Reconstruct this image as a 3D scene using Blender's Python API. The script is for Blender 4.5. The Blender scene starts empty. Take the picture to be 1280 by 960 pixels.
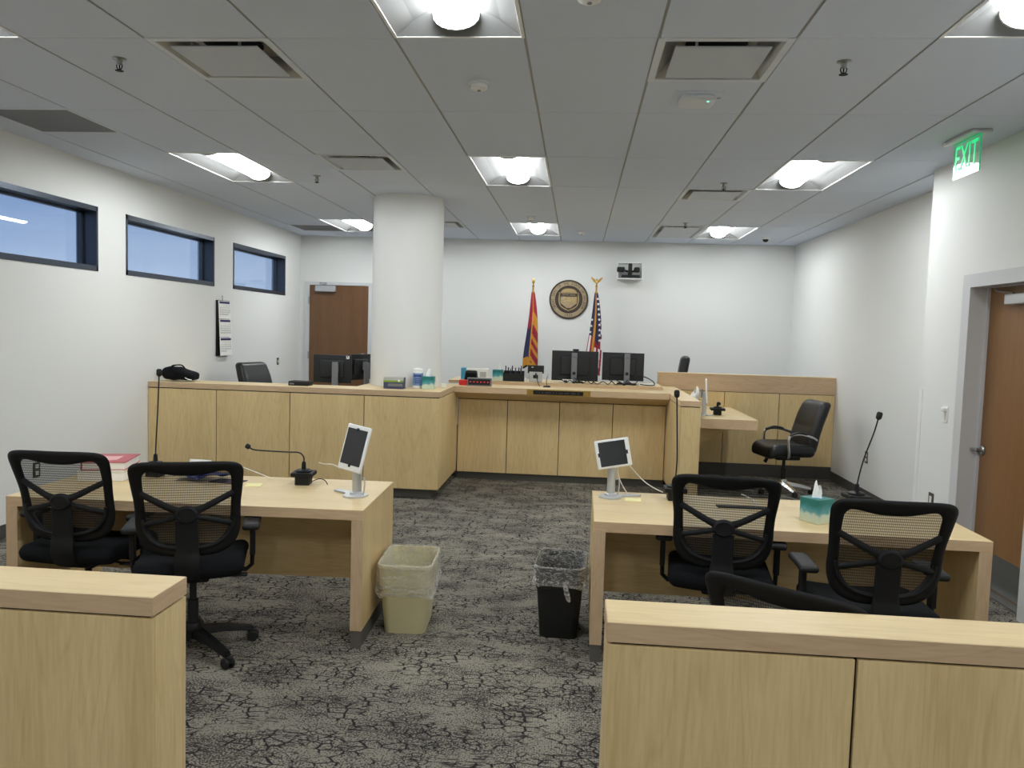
import bpy, bmesh, math, random
from mathutils import Vector, Matrix, noise

random.seed(7)
PI = math.pi
SC = bpy.context.scene
COL = SC.collection
FT2 = 0.6096
H = 3.0                       # ceiling height


def cx(c): return -0.90083 + FT2 * c      # ceiling grid column -> x
def ry(r): return 3.6865 + FT2 * r        # ceiling grid row -> y


# ------------------------------------------------------------------ materials
def srgb(r, g, b):
    f = lambda c: c / 12.92 if c <= 0.04045 else ((c + 0.055) / 1.055) ** 2.4
    return (f(r / 255), f(g / 255), f(b / 255), 1)


def newmat(name):
    m = bpy.data.materials.new(name)
    m.use_nodes = True
    nt = m.node_tree
    return m, nt, nt.nodes['Principled BSDF']


def mat(name, col, rough=0.5, metal=0.0, bump=0.0, bscale=200, spec=0.5, var=0.0, vscale=3, emit=None, estr=0):
    m, nt, b = newmat(name)
    b.inputs['Base Color'].default_value = col
    b.inputs['Roughness'].default_value = rough
    b.inputs['Metallic'].default_value = metal
    b.inputs['Specular IOR Level'].default_value = spec
    if emit:
        b.inputs['Emission Color'].default_value = emit
        b.inputs['Emission Strength'].default_value = estr
    tc = nt.nodes.new('ShaderNodeTexCoord')
    if bump:
        n = nt.nodes.new('ShaderNodeTexNoise')
        n.inputs['Scale'].default_value = bscale
        n.inputs['Detail'].default_value = 3
        nt.links.new(tc.outputs['Object'], n.inputs['Vector'])
        bp = nt.nodes.new('ShaderNodeBump')
        bp.inputs['Strength'].default_value = bump
        bp.inputs['Distance'].default_value = 0.002
        nt.links.new(n.outputs['Fac'], bp.inputs['Height'])
        nt.links.new(bp.outputs['Normal'], b.inputs['Normal'])
    if var:
        n = nt.nodes.new('ShaderNodeTexNoise')
        n.inputs['Scale'].default_value = vscale
        n.inputs['Detail'].default_value = 4
        nt.links.new(tc.outputs['Object'], n.inputs['Vector'])
        mx = nt.nodes.new('ShaderNodeMix')
        mx.data_type = 'RGBA'
        mx.inputs['A'].default_value = tuple(c * (1 - var) for c in col[:3]) + (1,)
        mx.inputs['B'].default_value = tuple(min(1, c * (1 + var)) for c in col[:3]) + (1,)
        nt.links.new(n.outputs['Fac'], mx.inputs['Factor'])
        nt.links.new(mx.outputs['Result'], b.inputs['Base Color'])
    return m


def mapr(nt, src, a, b, c=0.0, d=1.0):
    n = nt.nodes.new('ShaderNodeMapRange')
    n.inputs['From Min'].default_value = a
    n.inputs['From Max'].default_value = b
    n.inputs['To Min'].default_value = c
    n.inputs['To Max'].default_value = d
    nt.links.new(src, n.inputs['Value'])
    return n.outputs['Result']


def math2(nt, op, a, b):
    n = nt.nodes.new('ShaderNodeMath')
    n.operation = op
    for k, v in enumerate((a, b)):
        if v is None: continue
        if isinstance(v, (int, float)): n.inputs[k].default_value = v
        else: nt.links.new(v, n.inputs[k])
    return n.outputs[0]


def mixc(nt, fac, A, B, blend='MIX'):
    mx = nt.nodes.new('ShaderNodeMix')
    mx.data_type = 'RGBA'
    mx.blend_type = blend
    for k, v in (('Factor', fac), ('A', A), ('B', B)):
        if isinstance(v, (tuple, float, int)): mx.inputs[k].default_value = v
        else: nt.links.new(v, mx.inputs[k])
    return mx.outputs['Result']


def wood(name, light, dark, scale, rough=0.42, contrast=1.0):
    """scale = (x,y,z) stretch of the grain: small along the grain, large across it."""
    m, nt, b = newmat(name)
    tc = nt.nodes.new('ShaderNodeTexCoord')
    oi = nt.nodes.new('ShaderNodeObjectInfo')
    add = nt.nodes.new('ShaderNodeVectorMath'); add.operation = 'MULTIPLY_ADD'
    cmb = nt.nodes.new('ShaderNodeCombineXYZ')
    for k in range(3): nt.links.new(oi.outputs['Random'], cmb.inputs[k])
    nt.links.new(cmb.outputs[0], add.inputs[0])
    add.inputs[1].default_value = (7.3, 5.1, 3.7)
    nt.links.new(tc.outputs['Object'], add.inputs[2])
    mp = nt.nodes.new('ShaderNodeMapping')
    mp.inputs['Scale'].default_value = scale
    nt.links.new(add.outputs[0], mp.inputs['Vector'])
    n1 = nt.nodes.new('ShaderNodeTexNoise')
    n1.inputs['Scale'].default_value = 0.55; n1.inputs['Detail'].default_value = 2
    n1.inputs['Distortion'].default_value = 0.6
    mp1 = nt.nodes.new('ShaderNodeMapping')
    mp1.inputs['Scale'].default_value = tuple(c * (0.55 if c > 5 else 1.0) for c in scale)
    nt.links.new(add.outputs[0], mp1.inputs['Vector'])
    nt.links.new(mp1.outputs[0], n1.inputs['Vector'])
    # growth rings: fold of a smooth field
    ring = math2(nt, 'FRACT', math2(nt, 'MULTIPLY', n1.outputs['Fac'], 11.0), None)
    ring = mapr(nt, math2(nt, 'ABSOLUTE', math2(nt, 'SUBTRACT', ring, 0.5), None), 0.36, 0.5, 0, 0.5)
    n2 = nt.nodes.new('ShaderNodeTexNoise')
    n2.inputs['Scale'].default_value = 7; n2.inputs['Detail'].default_value = 5
    nt.links.new(mp.outputs[0], n2.inputs['Vector'])
    n3 = nt.nodes.new('ShaderNodeTexNoise')
    n3.inputs['Scale'].default_value = 0.4; n3.inputs['Detail'].default_value = 2
    nt.links.new(mp.outputs[0], n3.inputs['Vector'])
    f = math2(nt, 'ADD', math2(nt, 'MULTIPLY', ring, 0.45 * contrast), math2(nt, 'MULTIPLY', mapr(nt, n2.outputs['Fac'], 0.35, 0.75), 0.42 * contrast))
    f = math2(nt, 'ADD', f, math2(nt, 'MULTIPLY', mapr(nt, n3.outputs['Fac'], 0.35, 0.7), 0.35 * contrast))
    nt.links.new(mixc(nt, f, light, dark), b.inputs['Base Color'])
    b.inputs['Roughness'].default_value = rough
    return m


def carpet():
    m, nt, b = newmat('carpet')
    tc = nt.nodes.new('ShaderNodeTexCoord')
    def strokes(sx, sy, seed, lo, hi, rot=0.0):
        mp = nt.nodes.new('ShaderNodeMapping')
        mp.inputs['Scale'].default_value = (sx, sy, 1)
        mp.inputs['Location'].default_value = (seed, seed * 2, 0)
        mp.inputs['Rotation'].default_value = (0, 0, rot)
        nt.links.new(tc.outputs['Object'], mp.inputs['Vector'])
        n = nt.nodes.new('ShaderNodeTexNoise')
        n.inputs['Scale'].default_value = 1.0; n.inputs['Detail'].default_value = 2.5
        n.inputs['Roughness'].default_value = 0.6
        nt.links.new(mp.outputs[0], n.inputs['Vector'])
        d = math2(nt, 'ABSOLUTE', math2(nt, 'SUBTRACT', n.outputs['Fac'], 0.5), None)
        return mapr(nt, d, lo, hi, 1, 0)
    def blot(scale, seed, lo, hi, sx=1, sy=1):
        mp = nt.nodes.new('ShaderNodeMapping')
        mp.inputs['Location'].default_value = (seed, seed, 0)
        mp.inputs['Scale'].default_value = (sx, sy, 1)
        nt.links.new(tc.outputs['Object'], mp.inputs['Vector'])
        n = nt.nodes.new('ShaderNodeTexNoise')
        n.inputs['Scale'].default_value = scale; n.inputs['Detail'].default_value = 4
        nt.links.new(mp.outputs[0], n.inputs['Vector'])
        return mapr(nt, n.outputs['Fac'], lo, hi)
    # broken network of dark yarn: cell edges, squarish, interrupted by noise
    def net(sx, sy, seed, rnd, lo, hi):
        mp = nt.nodes.new('ShaderNodeMapping')
        mp.inputs['Scale'].default_value = (sx, sy, 1)
        mp.inputs['Location'].default_value = (seed, seed * 1.7, 0.3)
        nz = nt.nodes.new('ShaderNodeTexNoise'); nz.inputs['Scale'].default_value = 30
        nt.links.new(tc.outputs['Object'], nz.inputs['Vector'])
        va = nt.nodes.new('ShaderNodeVectorMath'); va.operation = 'MULTIPLY_ADD'
        nt.links.new(nz.outputs['Color'], va.inputs[0]); va.inputs[1].default_value = (0.02, 0.012, 0); nt.links.new(tc.outputs['Object'], va.inputs[2])
        nt.links.new(va.outputs[0], mp.inputs['Vector'])
        v = nt.nodes.new('ShaderNodeTexVoronoi'); v.voronoi_dimensions = '2D'; v.feature = 'DISTANCE_TO_EDGE'
        v.inputs['Scale'].default_value = 1.0; v.inputs['Randomness'].default_value = rnd
        nt.links.new(mp.outputs[0], v.inputs['Vector'])
        return mapr(nt, v.outputs['Distance'], lo, hi, 1, 0)
    hs = strokes(7, 46, 3.1, 0.014, 0.040)
    n1 = net(13, 24, 2.0, 0.75, 0.05, 0.105)
    n2 = net(30, 38, 7.0, 0.85, 0.05, 0.14)
    n1 = math2(nt, 'MULTIPLY', n1, math2(nt, 'MULTIPLY', blot(4.2, 1.0, 0.465, 0.52, 1, 1.5), blot(15, 6.0, 0.38, 0.44)))
    n2 = math2(nt, 'MULTIPLY', n2, math2(nt, 'MULTIPLY', blot(3.6, 14.0, 0.49, 0.57, 1, 1.5), blot(30, 3.0, 0.44, 0.5)))
    hs = math2(nt, 'MULTIPLY', hs, blot(5.5, 1.0, 0.53, 0.58, 1, 1.6))
    k = math2(nt, 'MAXIMUM', math2(nt, 'MAXIMUM', hs, n1), n2)
    sp = nt.nodes.new('ShaderNodeTexNoise'); sp.inputs['Scale'].default_value = 115; sp.inputs['Detail'].default_value = 2
    nt.links.new(tc.outputs['Object'], sp.inputs['Vector'])
    spk = math2(nt, 'ADD', sp.outputs['Fac'], math2(nt, 'MULTIPLY', math2(nt, 'SUBTRACT', blot(3.4, 5.0, 0.36, 0.66, 1, 1.5), 0.5), 0.16))
    spk = mapr(nt, spk, 0.505, 0.575, 0, 0.82)
    k = math2(nt, 'MAXIMUM', k, spk)
    # looped pile rows
    w = nt.nodes.new('ShaderNodeTexWave')
    w.wave_type = 'BANDS'; w.bands_direction = 'X'
    w.inputs['Scale'].default_value = 32; w.inputs['Distortion'].default_value = 2.0; w.inputs['Detail'].default_value = 2
    nt.links.new(tc.outputs['Object'], w.inputs['Vector'])
    fine = nt.nodes.new('ShaderNodeTexNoise')
    fine.inputs['Scale'].default_value = 160; fine.inputs['Detail'].default_value = 2
    nt.links.new(tc.outputs['Object'], fine.inputs['Vector'])
    big = blot(1.1, 2.0, 0.35, 0.65, 0.6, 1.6)
    base = mixc(nt, big, srgb(140, 136, 125), srgb(163, 158, 144))
    base = mixc(nt, mapr(nt, w.outputs['Fac'], 0, 1, 0.0, 0.28), base, srgb(96, 93, 86))
    base = mixc(nt, mapr(nt, fine.outputs['Fac'], 0.35, 0.65, 0, 0.35), base, srgb(110, 106, 98))
    colr = mixc(nt, math2(nt, 'MULTIPLY', k, 0.97), base, srgb(34, 30, 34))
    nt.links.new(colr, b.inputs['Base Color'])
    b.inputs['Roughness'].default_value = 0.95
    b.inputs['Specular IOR Level'].default_value = 0.1
    bp = nt.nodes.new('ShaderNodeBump')
    bp.inputs['Strength'].default_value = 0.6; bp.inputs['Distance'].default_value = 0.004
    nt.links.new(fine.outputs['Fac'], bp.inputs['Height'])
    nt.links.new(bp.outputs['Normal'], b.inputs['Normal'])
    return m


def bagmat():
    m, nt, b = newmat('clear_bag')
    out = nt.nodes['Material Output']
    tc = nt.nodes.new('ShaderNodeTexCoord')
    n = nt.nodes.new('ShaderNodeTexNoise'); n.inputs['Scale'].default_value = 16; n.inputs['Detail'].default_value = 5; n.inputs['Distortion'].default_value = 1.6
    mp = nt.nodes.new('ShaderNodeMapping'); mp.inputs['Scale'].default_value = (1, 1, 2.2); mp.inputs['Rotation'].default_value = (0.3, 0.35, 0)
    nt.links.new(tc.outputs['Object'], mp.inputs[0]); nt.links.new(mp.outputs[0], n.inputs['Vector'])
    crease = math2(nt, 'ABSOLUTE', math2(nt, 'SUBTRACT', n.outputs['Fac'], 0.5), None)
    bp = nt.nodes.new('ShaderNodeBump'); bp.inputs['Strength'].default_value = 1.0; bp.inputs['Distance'].default_value = 0.012
    nt.links.new(crease, bp.inputs['Height'])
    b.inputs['Base Color'].default_value = srgb(236, 236, 232)
    b.inputs['Roughness'].default_value = 0.22
    nt.links.new(bp.outputs['Normal'], b.inputs['Normal'])
    tr = nt.nodes.new('ShaderNodeBsdfTransparent'); tr.inputs[0].default_value = (0.97, 0.97, 0.96, 1)
    lw = nt.nodes.new('ShaderNodeLayerWeight'); lw.inputs[0].default_value = 0.5
    nt.links.new(bp.outputs['Normal'], lw.inputs['Normal'])
    f = math2(nt, 'ADD', mapr(nt, crease, 0.0, 0.05, 0.42, 0.10), math2(nt, 'MULTIPLY', lw.outputs['Facing'], 0.30))
    mx = nt.nodes.new('ShaderNodeMixShader')
    nt.links.new(f, mx.inputs[0]); nt.links.new(tr.outputs[0], mx.inputs[1]); nt.links.new(b.outputs[0], mx.inputs[2])
    nt.links.new(mx.outputs[0], out.inputs['Surface'])
    return m


def glassmat(name, tint=(1, 1, 1, 1), refl=0.08, rough=0.0, solid=0.0, solidcol=(1, 1, 1, 1)):
    m, nt, b = newmat(name)
    out = nt.nodes['Material Output']
    tr = nt.nodes.new('ShaderNodeBsdfTransparent'); tr.inputs[0].default_value = tint
    gl = nt.nodes.new('ShaderNodeBsdfGlossy'); gl.inputs['Roughness'].default_value = rough
    mx = nt.nodes.new('ShaderNodeMixShader')
    fr = nt.nodes.new('ShaderNodeLayerWeight'); fr.inputs[0].default_value = 0.5
    nt.links.new(math2(nt, 'ADD', math2(nt, 'MULTIPLY', math2(nt, 'POWER', fr.outputs['Facing'], 5.0), 0.8), refl * 0.5), mx.inputs[0])
    nt.links.new(tr.outputs[0], mx.inputs[1]); nt.links.new(gl.outputs[0], mx.inputs[2])
    sh = mx.outputs[0]
    if solid:
        b.inputs['Base Color'].default_value = solidcol
        b.inputs['Roughness'].default_value = 0.35
        m2 = nt.nodes.new('ShaderNodeMixShader'); m2.inputs[0].default_value = solid
        nt.links.new(sh, m2.inputs[1]); nt.links.new(b.outputs[0], m2.inputs[2]); sh = m2.outputs[0]
    nt.links.new(sh, out.inputs['Surface'])
    return m


def meshfabric():
    """woven black netting with see-through hexagonal holes"""
    m, nt, b = newmat('black_netting')
    out = nt.nodes['Material Output']
    b.inputs['Base Color'].default_value = srgb(30, 32, 34)
    b.inputs['Roughness'].default_value = 0.6
    tc = nt.nodes.new('ShaderNodeTexCoord')
    sx = nt.nodes.new('ShaderNodeSeparateXYZ'); nt.links.new(tc.outputs['Object'], sx.inputs[0])
    k = 2 * PI / 0.0135
    a = math2(nt, 'SINE', math2(nt, 'ADD', math2(nt, 'MULTIPLY', sx.outputs[0], k * 0.87), math2(nt, 'MULTIPLY', sx.outputs[2], k * 0.55)), None)
    c = math2(nt, 'SINE', math2(nt, 'SUBTRACT', math2(nt, 'MULTIPLY', sx.outputs[0], k * 0.87), math2(nt, 'MULTIPLY', sx.outputs[2], k * 0.55)), None)
    hole = mapr(nt, math2(nt, 'MULTIPLY', a, c), 0.0, 0.3, 0.20, 0.56)
    tr = nt.nodes.new('ShaderNodeBsdfTransparent')
    mx = nt.nodes.new('ShaderNodeMixShader')
    nt.links.new(hole, mx.inputs[0]); nt.links.new(b.outputs[0], mx.inputs[1]); nt.links.new(tr.outputs[0], mx.inputs[2])
    nt.links.new(mx.outputs[0], out.inputs['Surface'])
    return m


def emis(name, col, s):
    m, nt, b = newmat(name)
    b.inputs['Base Color'].default_value = (0.8, 0.8, 0.8, 1)
    b.inputs['Emission Color'].default_value = col
    b.inputs['Emission Strength'].default_value = s
    return m


def tissuebox_mat():
    """printed box: teal at the top fading over a cloud edge to cream"""
    m, nt, b = newmat('teal_cloud_print')
    tc = nt.nodes.new('ShaderNodeTexCoord')
    sx = nt.nodes.new('ShaderNodeSeparateXYZ'); nt.links.new(tc.outputs['Object'], sx.inputs[0])
    n = nt.nodes.new('ShaderNodeTexNoise'); n.inputs['Scale'].default_value = 28; n.inputs['Detail'].default_value = 4
    nt.links.new(tc.outputs['Object'], n.inputs['Vector'])
    z = math2(nt, 'ADD', sx.outputs[2], math2(nt, 'MULTIPLY', math2(nt, 'SUBTRACT', n.outputs['Fac'], 0.5), 0.05))
    cr = nt.nodes.new('ShaderNodeValToRGB')
    e = cr.color_ramp.elements
    e[0].position = 0.0; e[0].color = srgb(205, 215, 190)
    e[1].position = 1.0; e[1].color = srgb(26, 120, 116)
    for p, c in ((0.36, srgb(195, 212, 196)), (0.48, srgb(92, 160, 170)), (0.62, srgb(58, 142, 150)), (0.8, srgb(24, 116, 112))):
        q = e.new(p); q.color = c
    nt.links.new(mapr(nt, z, 0.0, 0.125), cr.inputs[0])
    nt.links.new(cr.outputs[0], b.inputs['Base Color'])
    b.inputs['Roughness'].default_value = 0.4
    return m


M = {}
M['wall'] = mat('wall_paint', srgb(227, 228, 226), 0.7, bump=0.12, bscale=350, spec=0.25)
M['tile'] = mat('ceiling_tile', srgb(213, 221, 235), 0.9, bump=0.25, bscale=600, spec=0.1)
M['tee'] = mat('ceiling_tee', srgb(170, 170, 166), 0.6)
M['white'] = mat('white_enamel', srgb(236, 237, 236), 0.35)
M['whitematte'] = mat('white_plastic', srgb(218, 223, 229), 0.5)
M['frame_paint'] = mat('door_frame_paint', srgb(205, 206, 208), 0.4)
M['carpet'] = carpet()
M['maple'] = wood('maple_veneer', srgb(230, 205, 154), srgb(200, 170, 117), (14, 14, 1.1))
M['maple_top'] = wood('maple_top_veneer', srgb(230, 207, 161), srgb(208, 182, 134), (1.1, 14, 14))
M['maple_edge'] = wood('maple_edge_band', srgb(212, 184, 149), srgb(182, 152, 119), (1.6, 11, 16))
M['maple_edge_y'] = wood('maple_edge_band_deep', srgb(212, 184, 149), srgb(182, 152, 119), (11, 1.6, 16))
M['maple_edge_z'] = wood('maple_edge_band_upright', srgb(204, 178, 146), srgb(178, 150, 118), (14, 14, 1.4))
M['maple_h'] = wood('maple_veneer_across', srgb(218, 194, 146), srgb(186, 158, 110), (1.1, 14, 14))
M['door'] = wood('door_veneer', srgb(138, 99, 58), srgb(112, 76, 42), (22, 22, 1.0), 0.38)
M['door2'] = wood('dark_door_veneer', srgb(118, 84, 54), srgb(94, 64, 40), (22, 22, 1.0), 0.32)
M['shadowgap'] = mat('shadow_gap', srgb(38, 28, 24), 0.8)
M['toe'] = mat('grey_rubber_base', srgb(92, 90, 84), 0.6)
M['base'] = mat('dark_rubber_base', srgb(74, 72, 70), 0.6)
M['black'] = mat('black_plastic', srgb(14, 15, 18), 0.5, spec=0.35)
M['blackd'] = mat('black_plastic_matte', srgb(14, 15, 17), 0.6)
M['charcoal'] = mat('charcoal_plastic', srgb(19, 20, 23), 0.6, spec=0.3)
M['fabric'] = mat('black_fabric', srgb(15, 17, 20), 0.9, bump=0.5, bscale=900, spec=0.2)
M['leather'] = mat('black_leather', srgb(19, 20, 22), 0.4, bump=0.35, bscale=160)
M['netting'] = meshfabric()
M['chrome'] = mat('chrome', srgb(200, 200, 200), 0.18, 1.0)
M['steel'] = mat('brushed_steel', srgb(170, 172, 172), 0.32, 1.0)
M['silver'] = mat('silver_paint', srgb(196, 198, 200), 0.35, 0.35)
M['greyplastic'] = mat('grey_plastic', srgb(120, 122, 126), 0.45)
M['darkmetal'] = mat('dark_window_metal', srgb(66, 74, 86), 0.3, 0.55)
M['pane'] = glassmat('window_glass', (0.93, 0.96, 1, 1), 0.09)
M['screen'] = mat('dark_screen', srgb(34, 36, 38), 0.12)
M['screenb'] = mat('monitor_back', srgb(25, 28, 31), 0.5)
M['lens'] = emis('lit_lens', (0.955, 0.985, 0.985, 1), 26.5)
M['reflector'] = mat('dimmed_reflector', srgb(118, 119, 119), 0.4)  # white pan coloured grey so the lens light does not burn it out
M['ventmetal'] = mat('vent_metal', srgb(186, 186, 184), 0.38, 0.55)
M['ventface'] = mat('vent_face', srgb(190, 196, 204), 0.45)
M['duct'] = mat('duct_dark', srgb(22, 28, 36), 0.8)
M['beige'] = mat('beige_plastic', srgb(206, 198, 158), 0.45)
M['liner'] = bagmat()
M['acrylic'] = glassmat('clear_acrylic', (0.95, 0.98, 0.96, 1), 0.22, 0.02, 0.12, srgb(225, 240, 230))
M['exitgreen'] = mat('exit_green', srgb(10, 160, 96), 0.4, emit=srgb(0, 205, 120), estr=0.75)
M['edgegreen'] = mat('edge_green', srgb(20, 150, 100), 0.4, emit=srgb(0, 180, 105), estr=0.35)
M['tissuebox'] = tissuebox_mat()
M['tissue'] = mat('tissue_paper', srgb(244, 243, 240), 0.9, spec=0.1)
M['paper'] = mat('white_paper', srgb(240, 240, 236), 0.8, spec=0.1)
M['yellownote'] = mat('yellow_note', srgb(244, 236, 176), 0.8)
M['redcover'] = mat('red_cover', srgb(190, 62, 80), 0.35)
M['pinklabel'] = mat('pale_label', srgb(236, 180, 180), 0.5)
M['red'] = mat('red_card', srgb(214, 42, 38), 0.5)
M['blue'] = mat('blue_folder', srgb(36, 52, 140), 0.35)
M['purple'] = mat('purple_card', srgb(66, 46, 74), 0.5)
M['bluelabel'] = mat('blue_label', srgb(120, 152, 200), 0.5)
M['darkblue'] = mat('dark_blue_print', srgb(60, 76, 140), 0.5)
M['lightblue'] = mat('light_blue_print', srgb(60, 152, 184), 0.5)
M['navybox'] = mat('navy_print', srgb(62, 66, 96), 0.5)
M['green'] = mat('green_print', srgb(128, 160, 48), 0.5)
M['led'] = mat('red_led', srgb(150, 20, 30), 0.4, emit=srgb(255, 60, 80), estr=0.7)
M['ledg'] = mat('green_led', srgb(40, 200, 160), 0.4, emit=srgb(90, 255, 210), estr=2.0)
M['brass'] = mat('brass', srgb(196, 160, 84), 0.3, 0.9)
M['bronze'] = mat('bronze_light', srgb(168, 150, 120), 0.45, 0.35, var=0.18, vscale=14)
M['bronzed'] = mat('bronze_dark', srgb(80, 70, 64), 0.45, 0.35, var=0.2, vscale=18)
M['goldface'] = mat('gold_relief', srgb(182, 158, 112), 0.42, 0.35)
M['cream'] = mat('cream_plastic', srgb(228, 226, 214), 0.45)
M['outlet'] = mat('dark_outlet_plate', srgb(84, 80, 74), 0.45, 0.3)
M['flagred'] = mat('flag_red', srgb(146, 24, 50), 0.75)
M['flagnavy'] = mat('flag_navy', srgb(34, 38, 74), 0.75)
M['flaggold'] = mat('flag_gold', srgb(196, 136, 40), 0.7)
M['flagwhite'] = mat('flag_white', srgb(232, 226, 226), 0.75)
M['calpurple'] = mat('calendar_purple', srgb(78, 72, 128), 0.6)
M['ink'] = mat('dark_ink', srgb(60, 60, 70), 0.7)
M['kick'] = mat('kick_plate', srgb(128, 130, 130), 0.35, 0.85)
M['grille'] = mat('return_grille', srgb(150, 153, 158), 0.6)
M['cable_w'] = mat('white_cable', srgb(232, 230, 224), 0.5)
M['cable_g'] = mat('grey_cable', srgb(150, 150, 146), 0.5)
M['ground'] = mat('outside_ground', srgb(120, 120, 112), 0.9, var=0.2)


# ------------------------------------------------------------------ mesh builder
class MB:
    def __init__(self):
        self.bm = bmesh.new()
        self.mi = 0

    def _face(self, vs):
        try:
            f = self.bm.faces.new(vs)
            f.material_index = self.mi
            return f
        except ValueError:
            return None

    def xf(self, verts, M4):
        for v in verts: v.co = M4 @ v.co
        return verts

    def box(self, x0, x1, y0, y1, z0, z1, bev=0.0, seg=1):
        bm = self.bm
        co = [(x0, y0, z0), (x1, y0, z0), (x1, y1, z0), (x0, y1, z0), (x0, y0, z1), (x1, y0, z1), (x1, y1, z1), (x0, y1, z1)]
        v = [bm.verts.new(c) for c in co]
        fs = [self._face([v[i] for i in q]) for q in ((3, 2, 1, 0), (4, 5, 6, 7), (0, 1, 5, 4), (1, 2, 6, 5), (2, 3, 7, 6), (3, 0, 4, 7))]
        if bev > 0:
            es = list({e for f in fs for e in f.edges})
            r = bmesh.ops.bevel(bm, geom=es, offset=bev, segments=seg, profile=0.5, affect='EDGES', clamp_overlap=True)
            for f in r['faces']: f.material_index = self.mi
            vs = {w for f in r['faces'] for w in f.verts} | {w for f in fs if f.is_valid for w in f.verts}
            return list(vs)
        return v

    def soft(self, c, size, r, n=(4, 4, 4), deform=None):
        """rounded box with subdivided faces, optionally bent by deform(Vector)->Vector (local coords)"""
        hx, hy, hz = (s / 2 for s in size)
        r = min(r, hx, hy, hz)
        h = (hx, hy, hz)
        key, made = {}, []
        def vert(p):
            k = tuple(round(a, 6) for a in p)
            if k not in key:
                q = [max(-(h[i] - r), min(h[i] - r, p[i])) for i in range(3)]
                d = Vector(p) - Vector(q)
                pos = Vector(q) + (d.normalized() * r if d.length > 1e-9 else d)
                if deform: pos = deform(pos)
                v = self.bm.verts.new(pos + Vector(c)); key[k] = v; made.append(v)
            return key[k]
        def lin(hh, k):
            # extra samples close to the ends so that the rounding is smooth
            pts = [-hh, -hh + r * 0.3, -hh + r * 0.7] + [-(hh - r) + 2 * (hh - r) * i / k for i in range(k + 1)] + [hh - r * 0.7, hh - r * 0.3, hh]
            o = []
            for p in pts:
                if not o or p - o[-1] > 1e-6: o.append(p)
            return o
        L = [lin(h[i], n[i]) for i in range(3)]
        for ax in range(3):
            a, b = [(1, 2), (2, 0), (0, 1)][ax]
            for sg in (-1, 1):
                for i in range(len(L[a]) - 1):
                    for j in range(len(L[b]) - 1):
                        q = []
                        for (ii, jj) in ((i, j), (i + 1, j), (i + 1, j + 1), (i, j + 1)):
                            p = [0, 0, 0]; p[ax] = sg * h[ax]; p[a] = L[a][ii]; p[b] = L[b][jj]
                            q.append(vert(p))
                        if sg < 0: q.reverse()
                        self._face(q)
        return made

    def tube(self, pts, r, seg=8, closed=False, flat=None):
        """tube along pts; r number or list; flat=(a,b) cross-section factors (a sideways, b along the up normal)"""
        pts = [Vector(p) for p in pts]
        n = len(pts)
        rs = r if isinstance(r, (list, tuple)) else [r] * n
        fa, fb = flat or (1, 1)
        rings, made = [], []
        up = None
        for i, p in enumerate(pts):
            if closed: t = (pts[(i + 1) % n] - pts[i - 1])
            else: t = pts[min(i + 1, n - 1)] - pts[max(i - 1, 0)]
            t.normalize()
            if up is None:
                up = Vector((0, 0, 1)) if abs(t.z) < 0.9 else Vector((0, 1, 0))
            side = t.cross(up)
            if side.length < 1e-6: side = t.cross(Vector((1, 0, 0)))
            side.normalize()
            up2 = side.cross(t).normalized()
            up = up2
            ring = []
            for k in range(seg):
                a = 2 * PI * k / seg
                v = self.bm.verts.new(p + side * (math.cos(a) * rs[i] * fa) + up2 * (math.sin(a) * rs[i] * fb))
                ring.append(v); made.append(v)
            rings.append(ring)
        m = n if closed else n - 1
        for i in range(m):
            A, B = rings[i], rings[(i + 1) % n]
            for k in range(seg):
                self._face([A[k], A[(k + 1) % seg], B[(k + 1) % seg], B[k]])
        if not closed:
            self._face(list(reversed(rings[0]))); self._face(rings[-1])
        return made

    def lathe(self, prof, c=(0, 0, 0), seg=24, axis='Z'):
        """prof = [(r,h),...]; ends with r>0 are capped"""
        c = Vector(c)
        def P(r, h, a):
            x, y = r * math.cos(a), r * math.sin(a)
            if axis == 'Z': return c + Vector((x, y, h))
            if axis == 'Y': return c + Vector((x, -h, y))       # h counts towards -Y
            return c + Vector((h, x, y))
        rings, made = [], []
        for r, h in prof:
            if r < 1e-6:
                v = self.bm.verts.new(P(0, h, 0)); rings.append([v]); made.append(v)
            else:
                ring = [self.bm.verts.new(P(r, h, 2 * PI * k / seg)) for k in range(seg)]
                rings.append(ring); made += ring
        for A, B in zip(rings, rings[1:]):
            for k in range(seg):
                a0, a1 = A[k % len(A)], A[(k + 1) % len(A)]
                b0, b1 = B[k % len(B)], B[(k + 1) % len(B)]
                vs = []
                for v in (a0, a1, b1, b0):
                    if v not in vs: vs.append(v)
                if len(vs) >= 3: self._face(vs)
        if len(rings[0]) > 1: self._face(list(reversed(rings[0])))
        if len(rings[-1]) > 1: self._face(rings[-1])
        return made

    def prism(self, poly, d0, d1, plane='XY', bev=0.0):
        """extrude a 2-D polygon from d0 to d1 along the plane's normal"""
        f = {'XY': lambda a, b, d: (a, b, d), 'XZ': lambda a, b, d: (a, d, b), 'YZ': lambda a, b, d: (d, a, b)}[plane]
        A = [self.bm.verts.new(f(a, b, d0)) for a, b in poly]
        B = [self.bm.verts.new(f(a, b, d1)) for a, b in poly]
        fs = [self._face(list(reversed(A))), self._face(B)]
        n = len(poly)
        for i in range(n):
            fs.append(self._face([A[i], A[(i + 1) % n], B[(i + 1) % n], B[i]]))
        if bev:
            es = list({e for q in fs for e in q.edges})
            bmesh.ops.bevel(self.bm, geom=es, offset=bev, segments=1, affect='EDGES')
        return A + B

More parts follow.
